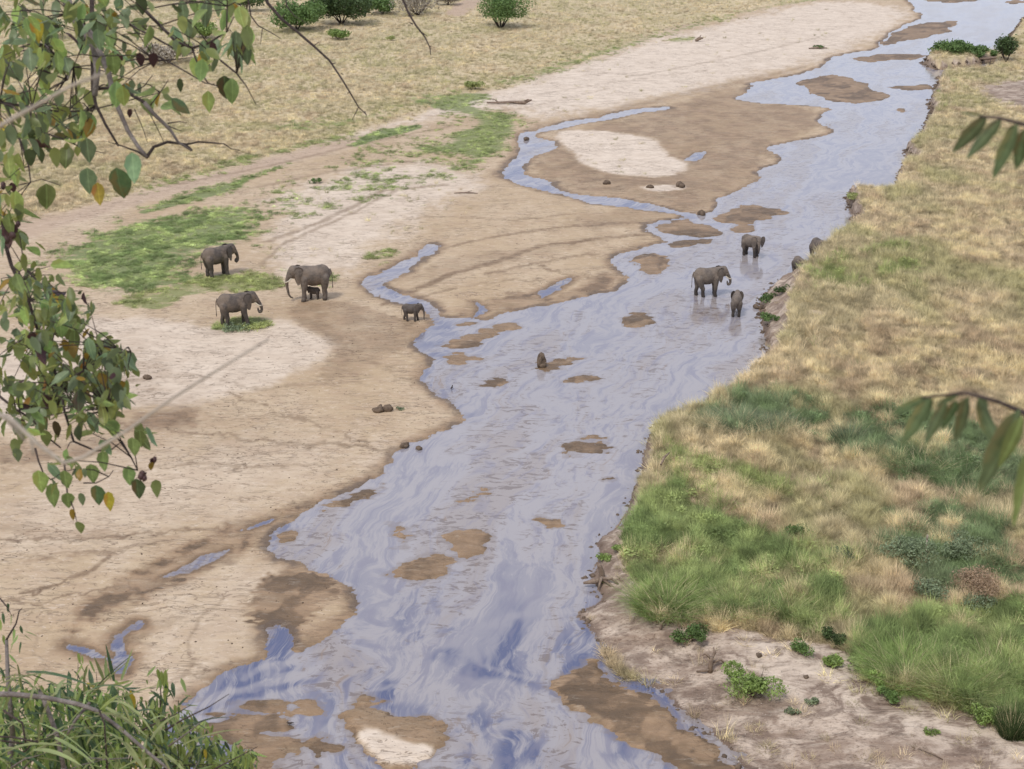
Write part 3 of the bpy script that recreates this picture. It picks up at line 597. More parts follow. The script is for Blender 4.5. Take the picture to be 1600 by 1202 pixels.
for p, a, sf in (([(430,1046),(450,1036),(480,1020),(532,1019),(531,1034),(480,1048)], 1, .3), ([(395,1078),(480,1058),(528,1040),(512,1060),(450,1082)], .9, .3), ([(665,1037),(705,1012),(725,1010),(740,1032),(790,1060),(775,1074),(737,1061),(700,1042)], 1, .35), ([(637,997),(660,970),(700,972),(745,985),(690,1003),(640,1010)], .6, .5),
             ([(542,1067),(560,1066),(564,1078),(545,1085)], 1, .2), ([(578,1086),(608,1088),(612,1099),(649,1098),(692,1104),(700,1127),(655,1130),(612,1114)], 1, .3), ([(495,1127),(530,1110),(537,1119),(530,1148),(505,1140)], 1, .25), ([(700,1101),(749,1113),(775,1127),(720,1124)], .9, .3), ([(621,1036),(631,1016),(640,992),(632,1030)], .9, .2), ([(540,1002),(561,995),(560,1028),(546,1026)], .8, .25),
             ([(295,1112),(342,1104),(395,1092),(342,1114),(303,1134)], 1, .3), ([(850,1075),(885,1108),(925,1136),(1000,1175),(1070,1206),(1000,1230),(940,1190),(880,1150)], .8, .6), ([(895,1000),(935,1015),(925,1040),(900,1045)], .5, .4), ([(935,1030),(950,1042),(975,1068),(990,1078),(960,1075),(942,1055)], .8, .2), ([(555,952),(570,955),(545,985),(500,1012),(465,1022),(520,985)], .7, .3),
             ([(780,1010),(860,980),(900,985),(860,1020),(800,1040)], .55, .8), ([(740,1130),(840,1100),(880,1120),(800,1150)], .5, .6), ([(560,965),(580,985),(575,1010),(562,1000)], .6, .3), ([(700,900),(800,880),(850,900),(760,940)], .3, 1.0),
             ([(300,1140),(420,1096),(470,1098),(380,1130),(330,1165)], .5, .4), ([(430,1145),(445,1180),(480,1200),(455,1210),(425,1175)], .7, .2), ([(500,1150),(530,1170),(560,1200),(540,1205),(505,1180)], .6, .2),
             ([(775,278),(820,205),(870,230),(820,265),(1080,340),(1060,345),(860,305)], .7, 1), ([(570,440),(680,385),(690,395),(600,440),(700,500),(690,560),(640,540),(680,505)], .9, .8), ([(640,540),(690,600),(740,655),(700,640),(655,600)], .8, .8), ([(420,842),(450,812),(500,790),(470,820),(440,850),(500,890),(560,925),(575,955),(545,930),(470,890)], .6, .5)):
    dp = np.maximum(dp, a * ss(-sf, sf, sdf(poly(p), wx + wv_, wy + wn_, 4) + wn_ * .8))
def wline(pts, wd_, jit=1.0): return ss(wd_, wd_ * .15, pl_dist(poly(pts), wx + wv_ * .7 * jit, wy + wn_ * 1.6 * jit, wd_ + .5))
ylow = gp(800, 1000)[1]; low = ss(gp(800, 850)[1], gp(800, 1010)[1], wy + wv_ * 2)
dp = np.maximum(dp * (.55 + .45 * ss(.38, .55, fbm(U_ * .3, V_ * 1.3, 84, 5))), low * (.25 + .7 * ss(.42, .62, fbm(U_ * .22, V_ * .9, 83, 5))))
silt_ = np.zeros_like(wx)
for pts, wd_, a in (([(760,760),(700,800),(640,860),(600,905),(590,950),(598,1000),(640,1050),(720,1085),(820,1112),(900,1160),(970,1220)], 1.5, 1), ([(960,880),(880,930),(800,970),(725,995),(662,1012),(640,1034),(650,1056),(720,1068),(800,1086),(880,1112),(950,1165)], .75, 1), ([(575,985),(530,1030),(470,1052),(400,1068),(330,1090),(290,1112)], .45, .95), ([(590,1040),(520,1056),(450,1086),(380,1094),(310,1124)], .4, .9), ([(585,960),(560,1000),(520,1010),(440,1030),(380,1052)], .3, .8),
             ([(620,1058),(565,1078),(545,1100),(520,1130),(505,1150)], .3, .9), ([(650,1075),(600,1078),(575,1086),(540,1118),(530,1145),(560,1180),(600,1215)], .25, .8), ([(700,1085),(770,1110),(800,1130),(750,1140),(715,1160),(700,1190),(660,1215)], .45, .8), ([(880,960),(900,1010),(850,1050),(900,1090)], .5, .6), ([(735,1005),(750,1035),(800,1060),(860,1075)], .35, .6), ([(820,1120),(760,1150),(740,1180),(760,1215)], .5, .7), ([(900,1140),(860,1180),(850,1215)], .4, .6), ([(690,960),(640,990),(620,1030)], .25, .8), ([(480,1160),(510,1185),(520,1215)], .3, .7), ([(860,840),(830,900),(850,950)], .8, .7), ([(780,860),(740,930),(760,960)], .5, .7)):
    silt_ = np.maximum(silt_, a * wline(pts, wd_))
dp = dp * (.55 + .75 * ss(.35, .62, fbm(U_ * .12, V_ * 1.1, 91, 5)))
dp = dp * (1 - .92 * silt_ * (.75 + .5 * fbm(wx * 1.5, wy * 1.2, 87)).clip(0, 1))
dp = np.maximum(dp, ss(-.3, .1, f['pond'][used]))
fattr(wme, 'depth', dp)
wo = link('river_water', wme, None, M['water']); tag(wo, kind='structure')

# ------------------------------------------------------------------ grass (uncountable ground cover)
def blades(nb, h, spread, bend, wdt, seed, seg=2, lean=.5):
    r = random.Random(seed); V = []; T = []
    for i in range(nb):
        a = r.random() * 6.283; rad = spread * math.sqrt(r.random()); x, y = rad * math.cos(a), rad * math.sin(a)
        hh = h * r.uniform(.5, 1.15); b = a + r.uniform(-1.2, 1.2); bd = bend * r.uniform(.3, 1.4) * hh; ww = wdt * r.uniform(.6, 1.3); c = r.random() * 6.283
        dx, dy = math.cos(b), math.sin(b); sx, sy = math.cos(c) * ww, math.sin(c) * ww; base = len(V)
        for k in range(seg + 1):
            t = k / seg; px = x + dx * bd * t * t * 1 + dx * lean * rad * t; py_ = y + dy * bd * t * t + dy * lean * rad * t; pz = hh * (t - .25 * t * t * min(1, bend))
            q = (1 - t) ** .7
            if k < seg: V += [(px - sx * q, py_ - sy * q, pz), (px + sx * q, py_ + sy * q, pz)]
            else: V.append((px, py_, pz))
        for k in range(seg - 1): o = base + 2 * k; T += [(o, o + 1, o + 3), (o, o + 3, o + 2)]
        o = base + 2 * (seg - 1); T.append((o, o + 1, o + 2))
    return V, T
tuft_col = bpy.data.collections.new('tuft_kinds')
kinds = []
for k, (nb, h, sp, bend, wdt, sg) in enumerate([(34, 1.0, .38, .55, .020, 2), (30, .8, .5, .9, .020, 2), (16, 1.55, .34, .30, .014, 2), (44, .6, .6, .8, .030, 1)]):
    V, T = blades(nb, h, sp, bend, wdt, 100 + k, sg)
    tm = mesh_np('tuft', V, T); tm.materials.append(M['grass']); o = bpy.data.objects.new('tuft_%d' % k, tm); tuft_col.objects.link(o); kinds.append(o)
V = []; T = []; r = random.Random(5)            # low leafy weed
for i in range(40):
    a = r.random() * 6.283; rd = .55 * math.sqrt(r.random()); x, y, z = rd * math.cos(a), rd * math.sin(a), .1 + .5 * r.random() * (1 - rd); s = r.uniform(.07, .13); b = r.random() * 6.283; o = len(V)
    u = Vector((math.cos(b), math.sin(b), r.uniform(-.4, .4))) * s; v = Vector((-math.sin(b), math.cos(b), r.uniform(-.6, .6))) * s * .55; c = Vector((x, y, z))
    V += [c - u, c - v, c + u, c + v]; T += [(o, o + 1, o + 2), (o, o + 2, o + 3)]
tm = mesh_np('tuft', [tuple(v) for v in V], T); tm.materials.append(M['grass']); o = bpy.data.objects.new('tuft_4', tm); tuft_col.objects.link(o)
def scatter(name, pts, scale, kind, tint, label, cat):
    me = bpy.data.meshes.new(name); me.vertices.add(len(pts)); me.vertices.foreach_set('co', np.asarray(pts, np.float32).ravel())
    fattr(me, 'tsize', scale); vattr(me, 'tint', tint)
    a = me.attributes.new('pick', 'INT', 'POINT'); a.data.foreach_set('value', np.asarray(kind, np.int32))
    vattr(me, 'trot', np.stack([rng.uniform(-.15, .15, len(pts)), rng.uniform(-.15, .15, len(pts)), rng.uniform(0, 6.283, len(pts))], -1))
    o = link(name, me); tag(o, label, cat, kind='stuff')
    gt = bpy.data.node_groups.new(name + '_nodes', 'GeometryNodeTree')
    gt.interface.new_socket('Geometry', in_out='INPUT', socket_type='NodeSocketGeometry'); gt.interface.new_socket('Geometry', in_out='OUTPUT', socket_type='NodeSocketGeometry')
    gi = gt.nodes.new('NodeGroupInput'); go = gt.nodes.new('NodeGroupOutput'); ip = gt.nodes.new('GeometryNodeInstanceOnPoints'); ci = gt.nodes.new('GeometryNodeCollectionInfo')
    ci.inputs['Collection'].default_value = tuft_col; ci.inputs['Separate Children'].default_value = True; ci.inputs['Reset Children'].default_value = True
    ip.inputs['Pick Instance'].default_value = True
    def na(nm, t): x = gt.nodes.new('GeometryNodeInputNamedAttribute'); x.data_type = t; x.inputs['Name'].default_value = nm; return x.outputs['Attribute']
    L = gt.links.new
    L(gi.outputs[0], ip.inputs['Points']); L(ci.outputs[0], ip.inputs['Instance']); L(na('pick', 'INT'), ip.inputs['Instance Index'])
    L(na('tsize', 'FLOAT'), ip.inputs['Scale']); L(na('trot', 'FLOAT_VECTOR'), ip.inputs['Rotation']); L(ip.outputs[0], go.inputs[0])
    md = o.modifiers.new('scatter', 'NODES'); md.node_group = gt
    return o
def sample(pxlo, pxhi, pylo, pyhi, n, zz=0.0):  # random ground points, denser near the camera
    py_ = rng.uniform(pylo, pyhi, n); px_ = rng.uniform(pxlo, pxhi, n)
    v = (py_ - 601) / F; t = (H - zz) / (SP + v * CP)
    return ((px_ - 800) / F * t).astype(np.float32), ((CP - v * SP) * t).astype(np.float32)
def grass_on(name, n, box, side, label):
    x, y = sample(*box, n, 1.0 if side == 'R' else .4); ff = fields(x, y)
    cl1 = fbm(x * .22, y * .16, 61, 3); cl2 = fbm(x * .9, y * .7, 63, 3); cl3 = fbm(x * .35 + 50, y * .3, 65, 3)
    gm = np.clip(ff['green'], 0, 1.2); ch = fbm(x * .55, y * .75, 67, 5); clump = fbm(x * 2.3, y * 1.5, 69, 3)
    isg = rng.random(n) < ss(.05, .5, gm) * (ss(.40, .56, cl2 * .4 + ch * .45 + cl3 * .15 + (gm - .78) * .22) if side == 'L' else ss(.36, .55, cl2 * .5 + cl3 * .5 + (gm - .65) * .4))
    if side == 'R': keep = ff['isr'] & (rng.random(n) > ff['bare'] * .9955) & (ff['dr'] > .05)
    else: keep = (~ff['isr']) & (ff['dm'] < -.2) & (ff['pond'] < -.4) & ((rng.random(n) < ff['dry'] * .97) | (isg & (ff['wet'] < .5)) | ((rng.random(n) < .02 * ss(.5, .6, cl1)) & (ff['wet'] < .2) & (y > gp(800, 430)[1]) & (ff['dm'] < -4)))
    keep &= ~ff['bluff']
    dist = np.sqrt(x * x + y * y + H * H)
    k_ = 1.42 if side == 'R' else 1.55
    dryc = np.array([.55, .455, .26]) * k_; dryd = np.array([.38, .29, .18]) * k_; olive = np.array([.33, .31, .15]) * k_; pink = np.array([.49, .395, .25]) * k_
    tint = dryc + (dryd - dryc) * ss(.35, .65, cl2)[:, None]
    tint = tint + (olive - tint) * (ss(.42, .60, cl1) * .75)[:, None]
    tint = tint + (pink - tint) * (ss(.50, .66, cl3) * .55)[:, None]
    gr = np.array([.34, .41, .15]) * (1 if side == 'R' else 1.55); gy = np.array([.42, .44, .16]); gg = np.array([.24, .30, .15]); gd = np.array([.14, .22, .07])
    yl = np.clip(ff['yel'], 0, 1)[:, None]; gcol = gr + (gd - gr) * (ss(.42, .62, cl2) * .8)[:, None]; gcol = gcol + (gy - gcol) * yl
    gcol = np.where((ff['yel'] < 0)[:, None], gg + (gd - gg) * (ss(.4, .7, cl2) * .5)[:, None], gcol)
    tint = np.where(isg[:, None], gcol, tint) * rng.uniform(.72, 1.28, (n, 1)) ** (1 if side == 'R' else .5) * (.80 + .42 * ss(.38, .62, clump))[:, None]
    if side == 'R': sc = np.where(isg, .36, .33) * rng.uniform(.6, 1.35, n) * (.62 + .5 * cl1 + .65 * ss(.45, .7, clump)) + dist * .0007; kd = np.where(isg, rng.choice([0, 2, 1, 4], n), rng.choice([0, 1, 2, 3], n))
    else: sc = np.where(isg & (ff['dry'] < .5), .24, .30) * rng.uniform(.6, 1.4, n) + dist * .0005; kd = np.where(isg, rng.choice([3, 4, 1], n), rng.choice([0, 1, 2, 3], n))
    keep = np.where(keep)[0]
    pts = np.stack([x, y, np.maximum(ff['h'], 0) - .02], -1)[keep]
    return scatter(name, pts, sc[keep], kd[keep], tint[keep], label, 'grass')
grass_on('dry_grass', 190000, (880, 1680, -30, 1215), 'R', 'dry straw and green grass covering the bank right of the river')
grass_on('dry_grass', 150000, (-80, 1330, -60, 525), 'L', 'dry grass plain and green weeds left of the sandy riverbed')

# ------------------------------------------------------------------ elephants
def sph(mb, c, r, n=12, m=8):
    vs = []; fs = []
    for i in range(m + 1):
        th = math.pi * i / m
        for k in range(n):
            ph = 2 * math.pi * k / n; vs.append((c[0] + r[0] * math.sin(th) * math.cos(ph), c[1] + r[1] * math.sin(th) * math.sin(ph), c[2] + r[2] * math.cos(th)))
    for i in range(m):
        for k in range(n): fs.append((i * n + k, (i + 1) * n + k, (i + 1) * n + (k + 1) % n, i * n + (k + 1) % n))
    mb.add(vs, fs)
def chain(mb, pts, step=.022):                  # overlapping balls along a chain of (x, y, z, r)
    for a, b in zip(pts[:-1], pts[1:]):
        L = math.dist(a[:3], b[:3]); k = max(1, int(L / step))
        for i in range(k + 1):
            t = i / k; p = [a[j] + (b[j] - a[j]) * t for j in range(4)]; sph(mb, p[:3], (p[3],) * 3, 10, 7)
def ear_mesh(side, spread):
    prof = [(0.03, .03), (-.03, .105), (-.12, .125), (-.22, .09), (-.275, .0), (-.27, -.12), (-.21, -.25), (-.13, -.36), (-.06, -.38), (-.015, -.28), (.02, -.14)]
    n = len(prof); V = []; Fc = []
    cx, cz = -.10, -.08
    for layer in (1, -1):
        for ring, q in enumerate((0.0, .5, .8, 1.0)):
            for (x, z) in prof:
                X_ = cx + (x - cx) * q; Z_ = cz + (z - cz) * q; r_ = max(0, -(X_ - .03))
                bulge = .035 * (1 - q * q) + .10 * r_ * r_
                th = .012 * (1.1 - q * .8)
                V.append((X_ * math.cos(spread), side * (-X_ * math.sin(spread) + bulge + layer * th), Z_))
    def vi(layer, ring, k): return layer * 4 * n + ring * n + k % n
    for layer in (0, 1):
        for ring in range(3):
            for k in range(n):
                q = (vi(layer, ring, k), vi(layer, ring, k + 1), vi(layer, ring + 1, k + 1), vi(layer, ring + 1, k)); Fc.append(q if layer else q[::-1])
    for k in range(n): Fc.append((vi(0, 3, k), vi(0, 3, k + 1), vi(1, 3, k + 1), vi(1, 3, k)))
    return V, Fc
TR = dict(
 curl=[(.76, .70, .075), (.82, .58, .062), (.845, .48, .053), (.83, .40, .047), (.78, .36, .043), (.73, .385, .04), (.725, .43, .036), (.755, .46, .032)],
 mouth=[(.77, .70, .075), (.84, .60, .062), (.89, .50, .055), (.905, .42, .048), (.87, .355, .045), (.81, .345, .042), (.775, .40, .038), (.77, .46, .033)],
 down=[(.77, .68, .075), (.82, .54, .06), (.83, .40, .048), (.825, .27, .04), (.82, .15, .033), (.83, .07, .028)],
 forward=[(.77, .68, .075), (.82, .56, .062), (.82, .42, .052), (.80, .30, .045), (.78, .20, .038), (.73, .12, .032), (.66, .09, .028)],
 short=[(.75, .68, .07), (.80, .56, .058), (.80, .44, .046), (.78, .34, .038), (.76, .27, .03)])
def elephant(px, py, h, yaw, label, trunk='curl', steps=(0, 0, 0, 0), tusk=True, mat='hide', spread=.35, headturn=0.0, tail_len=.42, calf=False, loc=None, headup=0.0, sx=.84):
    """steps = forward offsets of the feet: rear left, rear right, front left, front right"""
    if loc is None: loc = at(px, py); loc.z = max(loc.z, -.12)
    root = empty('elephant', loc, R(yaw), label, 'elephant', 'elephants of the herd')
    mb = MB()
    secs = [(-.50, .70, .10, .14), (-.44, .705, .165, .225), (-.34, .70, .205, .262), (-.22, .672, .232, .275), (-.08, .655, .245, .278), (.06, .662, .24, .275), (.18, .69, .225, .265), (.30, .72, .20, .245), (.38, .75, .165, .205)]
    xs = np.linspace(-.50, .38, 22); S_ = np.array(secs)
    for x in xs:
        z, ry, rz_ = (np.interp(x, S_[:, 0], S_[:, k]) for k in (1, 2, 3)); sph(mb, (x, 0, z), (.10, ry, rz_), 18, 12)
    def HT(x, y, z):                             # turn and lift the head about the neck
        a = headturn; xx, yy = x - .40, y
        return (.40 + xx * math.cos(a) - yy * math.sin(a), xx * math.sin(a) + yy * math.cos(a), z + headup * (x - .40))
    q = 1.25 if calf else 1.0
    for t in np.linspace(0, 1, 7):
        c = HT(.38 + .2 * t, 0, .77 + .05 * t); sph(mb, c, (.13, .15 - .015 * t, .19 - .02 * t), 14, 10)
    sph(mb, HT(.62, 0, .835), (.135, .125, .155), 16, 12); sph(mb, HT(.66, 0, .80), (.115, .105, .13), 14, 10); sph(mb, HT(.60, 0, .70), (.11, .085, .08), 12, 8)
    for s in (-1, 1): sph(mb, HT(.70, s * .06, .72), (.07, .045, .07), 10, 8)
    chain(mb, [(*HT(.70, 0, .80), .095)] + [(*HT(x, 0, z), r_ * (1.08 if calf else 1)) for x, z, r_ in TR[trunk]])
    for i, (s, st) in enumerate(zip((1, -1, 1, -1), steps)):
        if i < 2: pts = [(-.36, s * .11, .60, .165), (-.37 + st * .35, s * .125, .42, .115), (-.35 + st * .8, s * .125, .27, .082), (-.385 + st, s * .125, .13, .072), (-.37 + st, s * .125, .055, .080)]
        else: pts = [(.27, s * .10, .62, .15), (.28 + st * .2, s * .125, .44, .105), (.285 + st * .6, s * .125, .27, .078), (.28 + st, s * .125, .13, .068), (.29 + st, s * .125, .052, .077)]
        chain(mb, pts)
        sph(mb, (pts[-1][0] + .01, pts[-1][1], .02), (.088, .08, .035), 12, 6)
    me = bpy.data.meshes.new('tmp'); me.from_pydata(mb.v, [], mb.f); tmp = bpy.data.objects.new('tmp', me); C.objects.link(tmp)
    rm = tmp.modifiers.new('r', 'REMESH'); rm.mode = 'VOXEL'; rm.voxel_size = .019; sm = tmp.modifiers.new('s', 'SMOOTH'); sm.iterations = 5; sm.factor = .6
    dg = bpy.context.evaluated_depsgraph_get(); bm_ = bpy.data.meshes.new_from_object(tmp.evaluated_get(dg)); bpy.data.objects.remove(tmp); bm_.name = 'body'
    nv = len(bm_.vertices); co_ = np.empty(nv * 3, np.float32); bm_.vertices.foreach_get('co', co_); co_ = co_.reshape(-1, 3)
    wr = (vnoise(co_[:, 0] * 14 + co_[:, 1] * 6, co_[:, 2] * 20 + co_[:, 1] * 5, 3) - .5) * .008                 # folds of skin
    nrm = np.empty(nv * 3, np.float32); bm_.vertices.foreach_get('normal', nrm); co_ = (co_ + nrm.reshape(-1, 3) * wr[:, None]); co_[:, 2] = np.maximum(co_[:, 2], .0); co_ *= h
    bm_.vertices.foreach_set('co', co_.ravel()); bm_.materials.clear(); bm_.materials.append(M[mat]); bm_.polygons.foreach_set('use_smooth', np.ones(len(bm_.polygons), bool)); bm_.update()
    link('body', bm_, root); root.scale = (sx, 1, 1)
    for s in (1, -1):
        V, Fc = ear_mesh(s, spread); base = Vector((.56, s * .115, .84)); a = headturn
        vs = []
        for v in V:
            p = (base.x + v[0], base.y + v[1], base.z + v[2]); p = HT(*p); vs.append((p[0] * h, p[1] * h, p[2] * h))
        m_ = MB(); m_.add(vs, Fc); m_.build('ear', M[mat], root)
        if tusk:
            m_ = MB(); tp = [(.68, s * .065, .66, .020), (.76, s * .085, .595, .018), (.84, s * .09, .565, .014), (.93, s * .08, .575, .006)]
            m_.tube([tuple(c * h for c in HT(*p[:3])) for p in tp], [p[3] * h for p in tp], 8); m_.build('tusk', M['ivory'], root)
        m_ = MB(); c = HT(.715, s * .095, .79); sph(m_, [v * h for v in c], (.012 * h,) * 3, 8, 6); m_.build('eye', M['eye'], root)
    m_ = MB(); tp = [(-.57, 0, .82, .022), (-.615, .01, .72, .017), (-.63, .015, .58, .012), (-.63, .02, .80 - tail_len, .010), (-.63, .02, .76 - tail_len, .018), (-.63, .02, .70 - tail_len, .006)]
    m_.tube([tuple(c * h for c in p[:3]) for p in tp], [p[3] * h for p in tp], 7); m_.build('tail', M[mat], root)
    return root
elephant(341, 431, 2.15, 34, 'elephant facing right with curled trunk tip at the edge of the green patch', 'curl', (.02, .06, 0, .03), False, spread=.5)
mother = elephant(490, 468, 2.42, 196, 'big tusked elephant facing left on the sand with a tiny calf under its belly', 'forward', (.02, -.03, .04, -.02), True, 'hide_l', spread=.15)
elephant(491, 467, .84, 170, 'tiny calf sheltering between the legs of the big tusked elephant', 'short', (0, .02, 0, 0), False, 'hide', calf=True, spread=.3, tail_len=.3)
elephant(369, 508, 2.15, 12, 'white tusked elephant walking right beside a green tuft, trunk rolled to its mouth', 'mouth', (-.07, .10, -.02, .10), True, 'hide', spread=.25)
elephant(643, 501, 1.15, -6, 'young elephant walking right alone on the sand beside the narrow side channel', 'down', (-.12, .12, .10, -.04), False, 'hide', calf=True, spread=.2)
elephant(1105, 462, 2.02, 8, 'largest elephant standing in the river, facing right and drinking with curled trunk', 'mouth', (-.04, .16, .02, -.02), True, 'hide_w', spread=.3)
elephant(1173, 400, 1.62, -42, 'young elephant in the river farthest upstream, ears spread and head turned', 'short', (0, .03, 0, .03), False, 'hide_w', spread=.95, headturn=-.75, calf=True)
elephant(1150, 492, 1.45, 80, 'small elephant seen from behind in the river, just below the largest wading elephant', 'down', (0, .04, 0, .05), False, 'hide_w', spread=.6, calf=True)
elephant(0, 0, 1.80, -68, 'elephant mostly hidden by the grassy right bank, only its rounded back showing', 'down', (0, .03, 0, .03), False, 'hide', spread=.2, loc=Vector((*gp(1279, 405), -.25)))
elephant(0, 0, 1.50, -80, 'elephant behind the right bank with only a sliver of grey showing over the grass', 'down', (0, .03, 0, .03), False, 'hide', spread=.2, loc=Vector((*gp(1248, 427), -.3)))

# ------------------------------------------------------------------ shrubs, tussocks and trees out in the landscape
def tris(name, V, T, mat, parent=None, smooth=False):
    me = mesh_np(name, V, T, smooth); me.materials.append(mat); return link(name, me, parent)
def crown_mesh(w_, h_, n, leaf, seed, zlo=.1, lobes=7, blade=False):
    r = np.random.default_rng(seed)
    lc = np.stack([r.uniform(-.32, .32, lobes) * w_, r.uniform(-.32, .32, lobes) * w_, r.uniform(.40, .68, lobes) * h_], -1); lc[0] = (0, 0, .5 * h_)
    lr = r.uniform(.18, .30, lobes); k = r.integers(0, lobes, n)
    d = r.normal(size=(n, 3)); d /= np.linalg.norm(d, axis=1)[:, None]
    rad = (lr[k] * r.uniform(.3, 1.08, n) ** .5 * np.where(r.random(n) < .14, r.uniform(1.05, 1.45, n), 1))[:, None]
    c = lc[k] + d * rad * np.array([w_ * .8, w_ * .8, h_ * 1.15]); c[:, 2] = np.clip(c[:, 2], zlo * h_ + r.uniform(0, .12, n) * h_, None)
    u = r.normal(size=(n, 3)); u /= np.linalg.norm(u, axis=1)[:, None]; v = np.cross(u, r.normal(size=(n, 3))); v /= np.linalg.norm(v, axis=1)[:, None]
    s = leaf * r.uniform(.6, 1.4, n)[:, None]
    V = np.stack([c - u * s, c - v * s * .5, c + u * s, c + v * s * .5], 1).reshape(-1, 3)
    i = np.arange(n) * 4; T = np.concatenate([np.stack([i, i + 1, i + 2], -1), np.stack([i, i + 2, i + 3], -1)])
    return V, T
def shrub(px, py, w_, h_, mat, label, n=900, leaf=.07, stems=5, cat='shrub', seed=None, zlo=.06, name='shrub', group=None, lobes=7):
    seed = seed or int(px * 7 + py); r = random.Random(seed); loc = at(px, py); loc.z -= .03
    root = empty(name, loc, 0, label, cat, group)
    V, T = crown_mesh(w_, h_, n, leaf, seed, zlo, lobes); tris('crown' if h_ > 1.5 else 'foliage', V, T, M[mat], root)
    m_ = MB()
    for i in range(stems):
        a = r.random() * 6.28; q = r.uniform(.15, .32) * w_
        m_.tube([(0.04 * math.cos(a), .04 * math.sin(a), -.05), (q * .5 * math.cos(a), q * .5 * math.sin(a), h_ * .3), (q * math.cos(a), q * math.sin(a), h_ * r.uniform(.55, .85))], [max(.015, h_ * .022), max(.01, h_ * .014), .006], 5)
    m_.build('stems' if h_ < 1.5 else 'trunk', M['barkd'], root); return root
def tussock(px, py, w_, h_, mat, label, n=420, bend=.8, name='grass_tussock', seed=None, wdt=.011):
    seed = seed or int(px * 3 + py); loc = at(px, py); loc.z -= .03; root = empty(name, loc, 0, label, 'grass clump')
    V, T = blades(int(n * 1.7), h_, w_ * .36, bend, wdt * .8, seed, 3, .9); tris('blades', V, T, M[mat], root)
    V, T = blades(n // 6, h_ * 1.12, w_ * .33, bend * .8, wdt * .8, seed + 1, 3, .9); tris('dry_blades', V, T, M['straw'], root); return root
G2 = 'bushes along the far edge of the plain'
shrub(464, 48, 8.6, 4.6, 'shrub', 'rounded green bush, left one of the adjoining pair at the far edge', 5200, .20, 6, 'bush', name='bush', group=G2)
shrub(534, 38, 10.2, 5.6, 'shrub_d', 'darker green bush behind and right of the rounded bush on the far plain', 7600, .20, 6, 'bush', name='bush', group=G2)
shrub(598, 22, 7, 3.2, 'shrub', 'low green bush at the top right end of the far bush row', 3600, .20, 5, 'bush', name='bush', group=G2)
shrub(529, 62, 3.6, 1.9, 'shrub_b', 'small bright green bush standing alone in front of the far bush row', 2200, .13, 5, 'bush', name='bush', group=G2)
shrub(652, 24, 9.5, 4.0, 'twiggy', 'grey leafless thicket beside the sandy track at the top', 2200, .16, 12, 'bush', name='bush', group=G2)
shrub(320, 60, 5.5, 2.6, 'shrub_b', 'pale green bush seen between the hanging leaves at upper left', 2600, .17, 5, 'bush', name='bush', group=G2)
shrub(262, 100, 7.5, 2.8, 'twiggy', 'grey thorn thicket half hidden behind the overhanging branches', 2600, .17, 12, 'bush', name='bush', group=G2)
shrub(385, 18, 8, 4.0, 'shrub_d', 'dark bush just below the top edge left of the round bushes', 2600, .18, 5, 'bush', name='bush', group=G2)
shrub(60, 60, 8, 3.2, 'shrub_d', 'dark bush in the upper left corner behind the foliage', 2800, .20, 5, 'bush', name='bush', group=G2)
shrub(700, 8, 5, 2.4, 'twiggy', 'brownish dry scrub right of the grey thicket at the top', 1500, .16, 9, 'bush', name='bush', group=G2)
shrub(1572, 96, 4.6, 3.2, 'shrub_d', 'dark shady bush overhanging the right bank behind the fallen branch', 2600, .16, 6, 'bush', name='bush')
shrub(744, 139, 2.8, 1.1, 'shrub_y', 'olive tuft bush at the corner of the dry plain and the white sand', 1400, .10, 4)
shrub(611, 64, 1.6, .8, 'shrub_y', 'small yellow green bush alone in the dry grass', 500, .09, 3)
def acacia(px, py, w_, h_, label):
    loc = at(px, py); root = empty('acacia_tree', loc, 0, label, 'tree'); r = random.Random(4)
    m_ = MB()
    for i in range(5):
        a = i * 1.25 + .3; q = w_ * .3
        m_.tube([(.25 * math.cos(a), .25 * math.sin(a), -.1), (q * .5 * math.cos(a), q * .5 * math.sin(a), h_ * .25), (q * math.cos(a), q * math.sin(a), h_ * .65)], [.13, .10, .03], 6)
    m_.build('trunk', M['barkd'], root)
    V, T = crown_mesh(w_, h_, 7500, .15, 99, .2, 12); tris('crown', V, T, M['shrub'], root)
acacia(782, 43, 9.0, 6.2, 'dark green thorn tree with bare lower stems standing alone at the top of the plain')
# near plants on the right bank
for a in [(1040, 950, 3.0, .95, 'shrub_b', 'large dense green tussock on the bank edge beside the washed-up root', 1500, .8),
          (1150, 950, 2.3, .7, 'shrub_y', 'yellow green tussock right of the large dense tussock', 800, .8),
          (1230, 960, 2.2, .75, 'shrub_y', 'tall straw tipped tussock above the dark round shrub', 800, .6),
          (1420, 1060, 3.0, 1.0, 'shrub_b', 'wide arching green tussock above the pale dirt at lower right', 1500, .8),
          (1500, 1080, 2.6, .95, 'shrub_y', 'yellowish arching tussock beside the wide one at lower right', 1000, .8),
          (1570, 1060, 2.6, .9, 'shrub_b', 'green tussock at the right edge above the dark reed clump', 1000, .8),
          (1580, 1148, 1.1, 1.0, 'shrub_d', 'dark upright reed clump at the lower right edge', 600, .2),
          (1325, 650 + 40, 1.9, 1.0, 'shrub_g', 'blue green upright reed tuft in the dry grass under the hanging leaves', 500, .3),
          (1150, 668, 3.4, .9, 'shrub_g', 'grey green grass clump at the near edge of the upper dry slope', 800, .6),
          (1215, 672, 2.6, .8, 'shrub_g', 'second grey green clump right of the near-bank one', 600, .6),
          (1440, 735, 3.2, .9, 'shrub', 'deep green flattened clump in the right hand grass', 700, 1.0),
          (1510, 745, 2.8, .8, 'shrub', 'deep green clump beside the large hanging leaf', 700, 1.0),
          (1250, 855, 1.3, .7, 'straw', 'bleached straw tussock above the grey green shrub', 400, .5)]:
    tussock(*a[:6], n=a[6], bend=a[7])
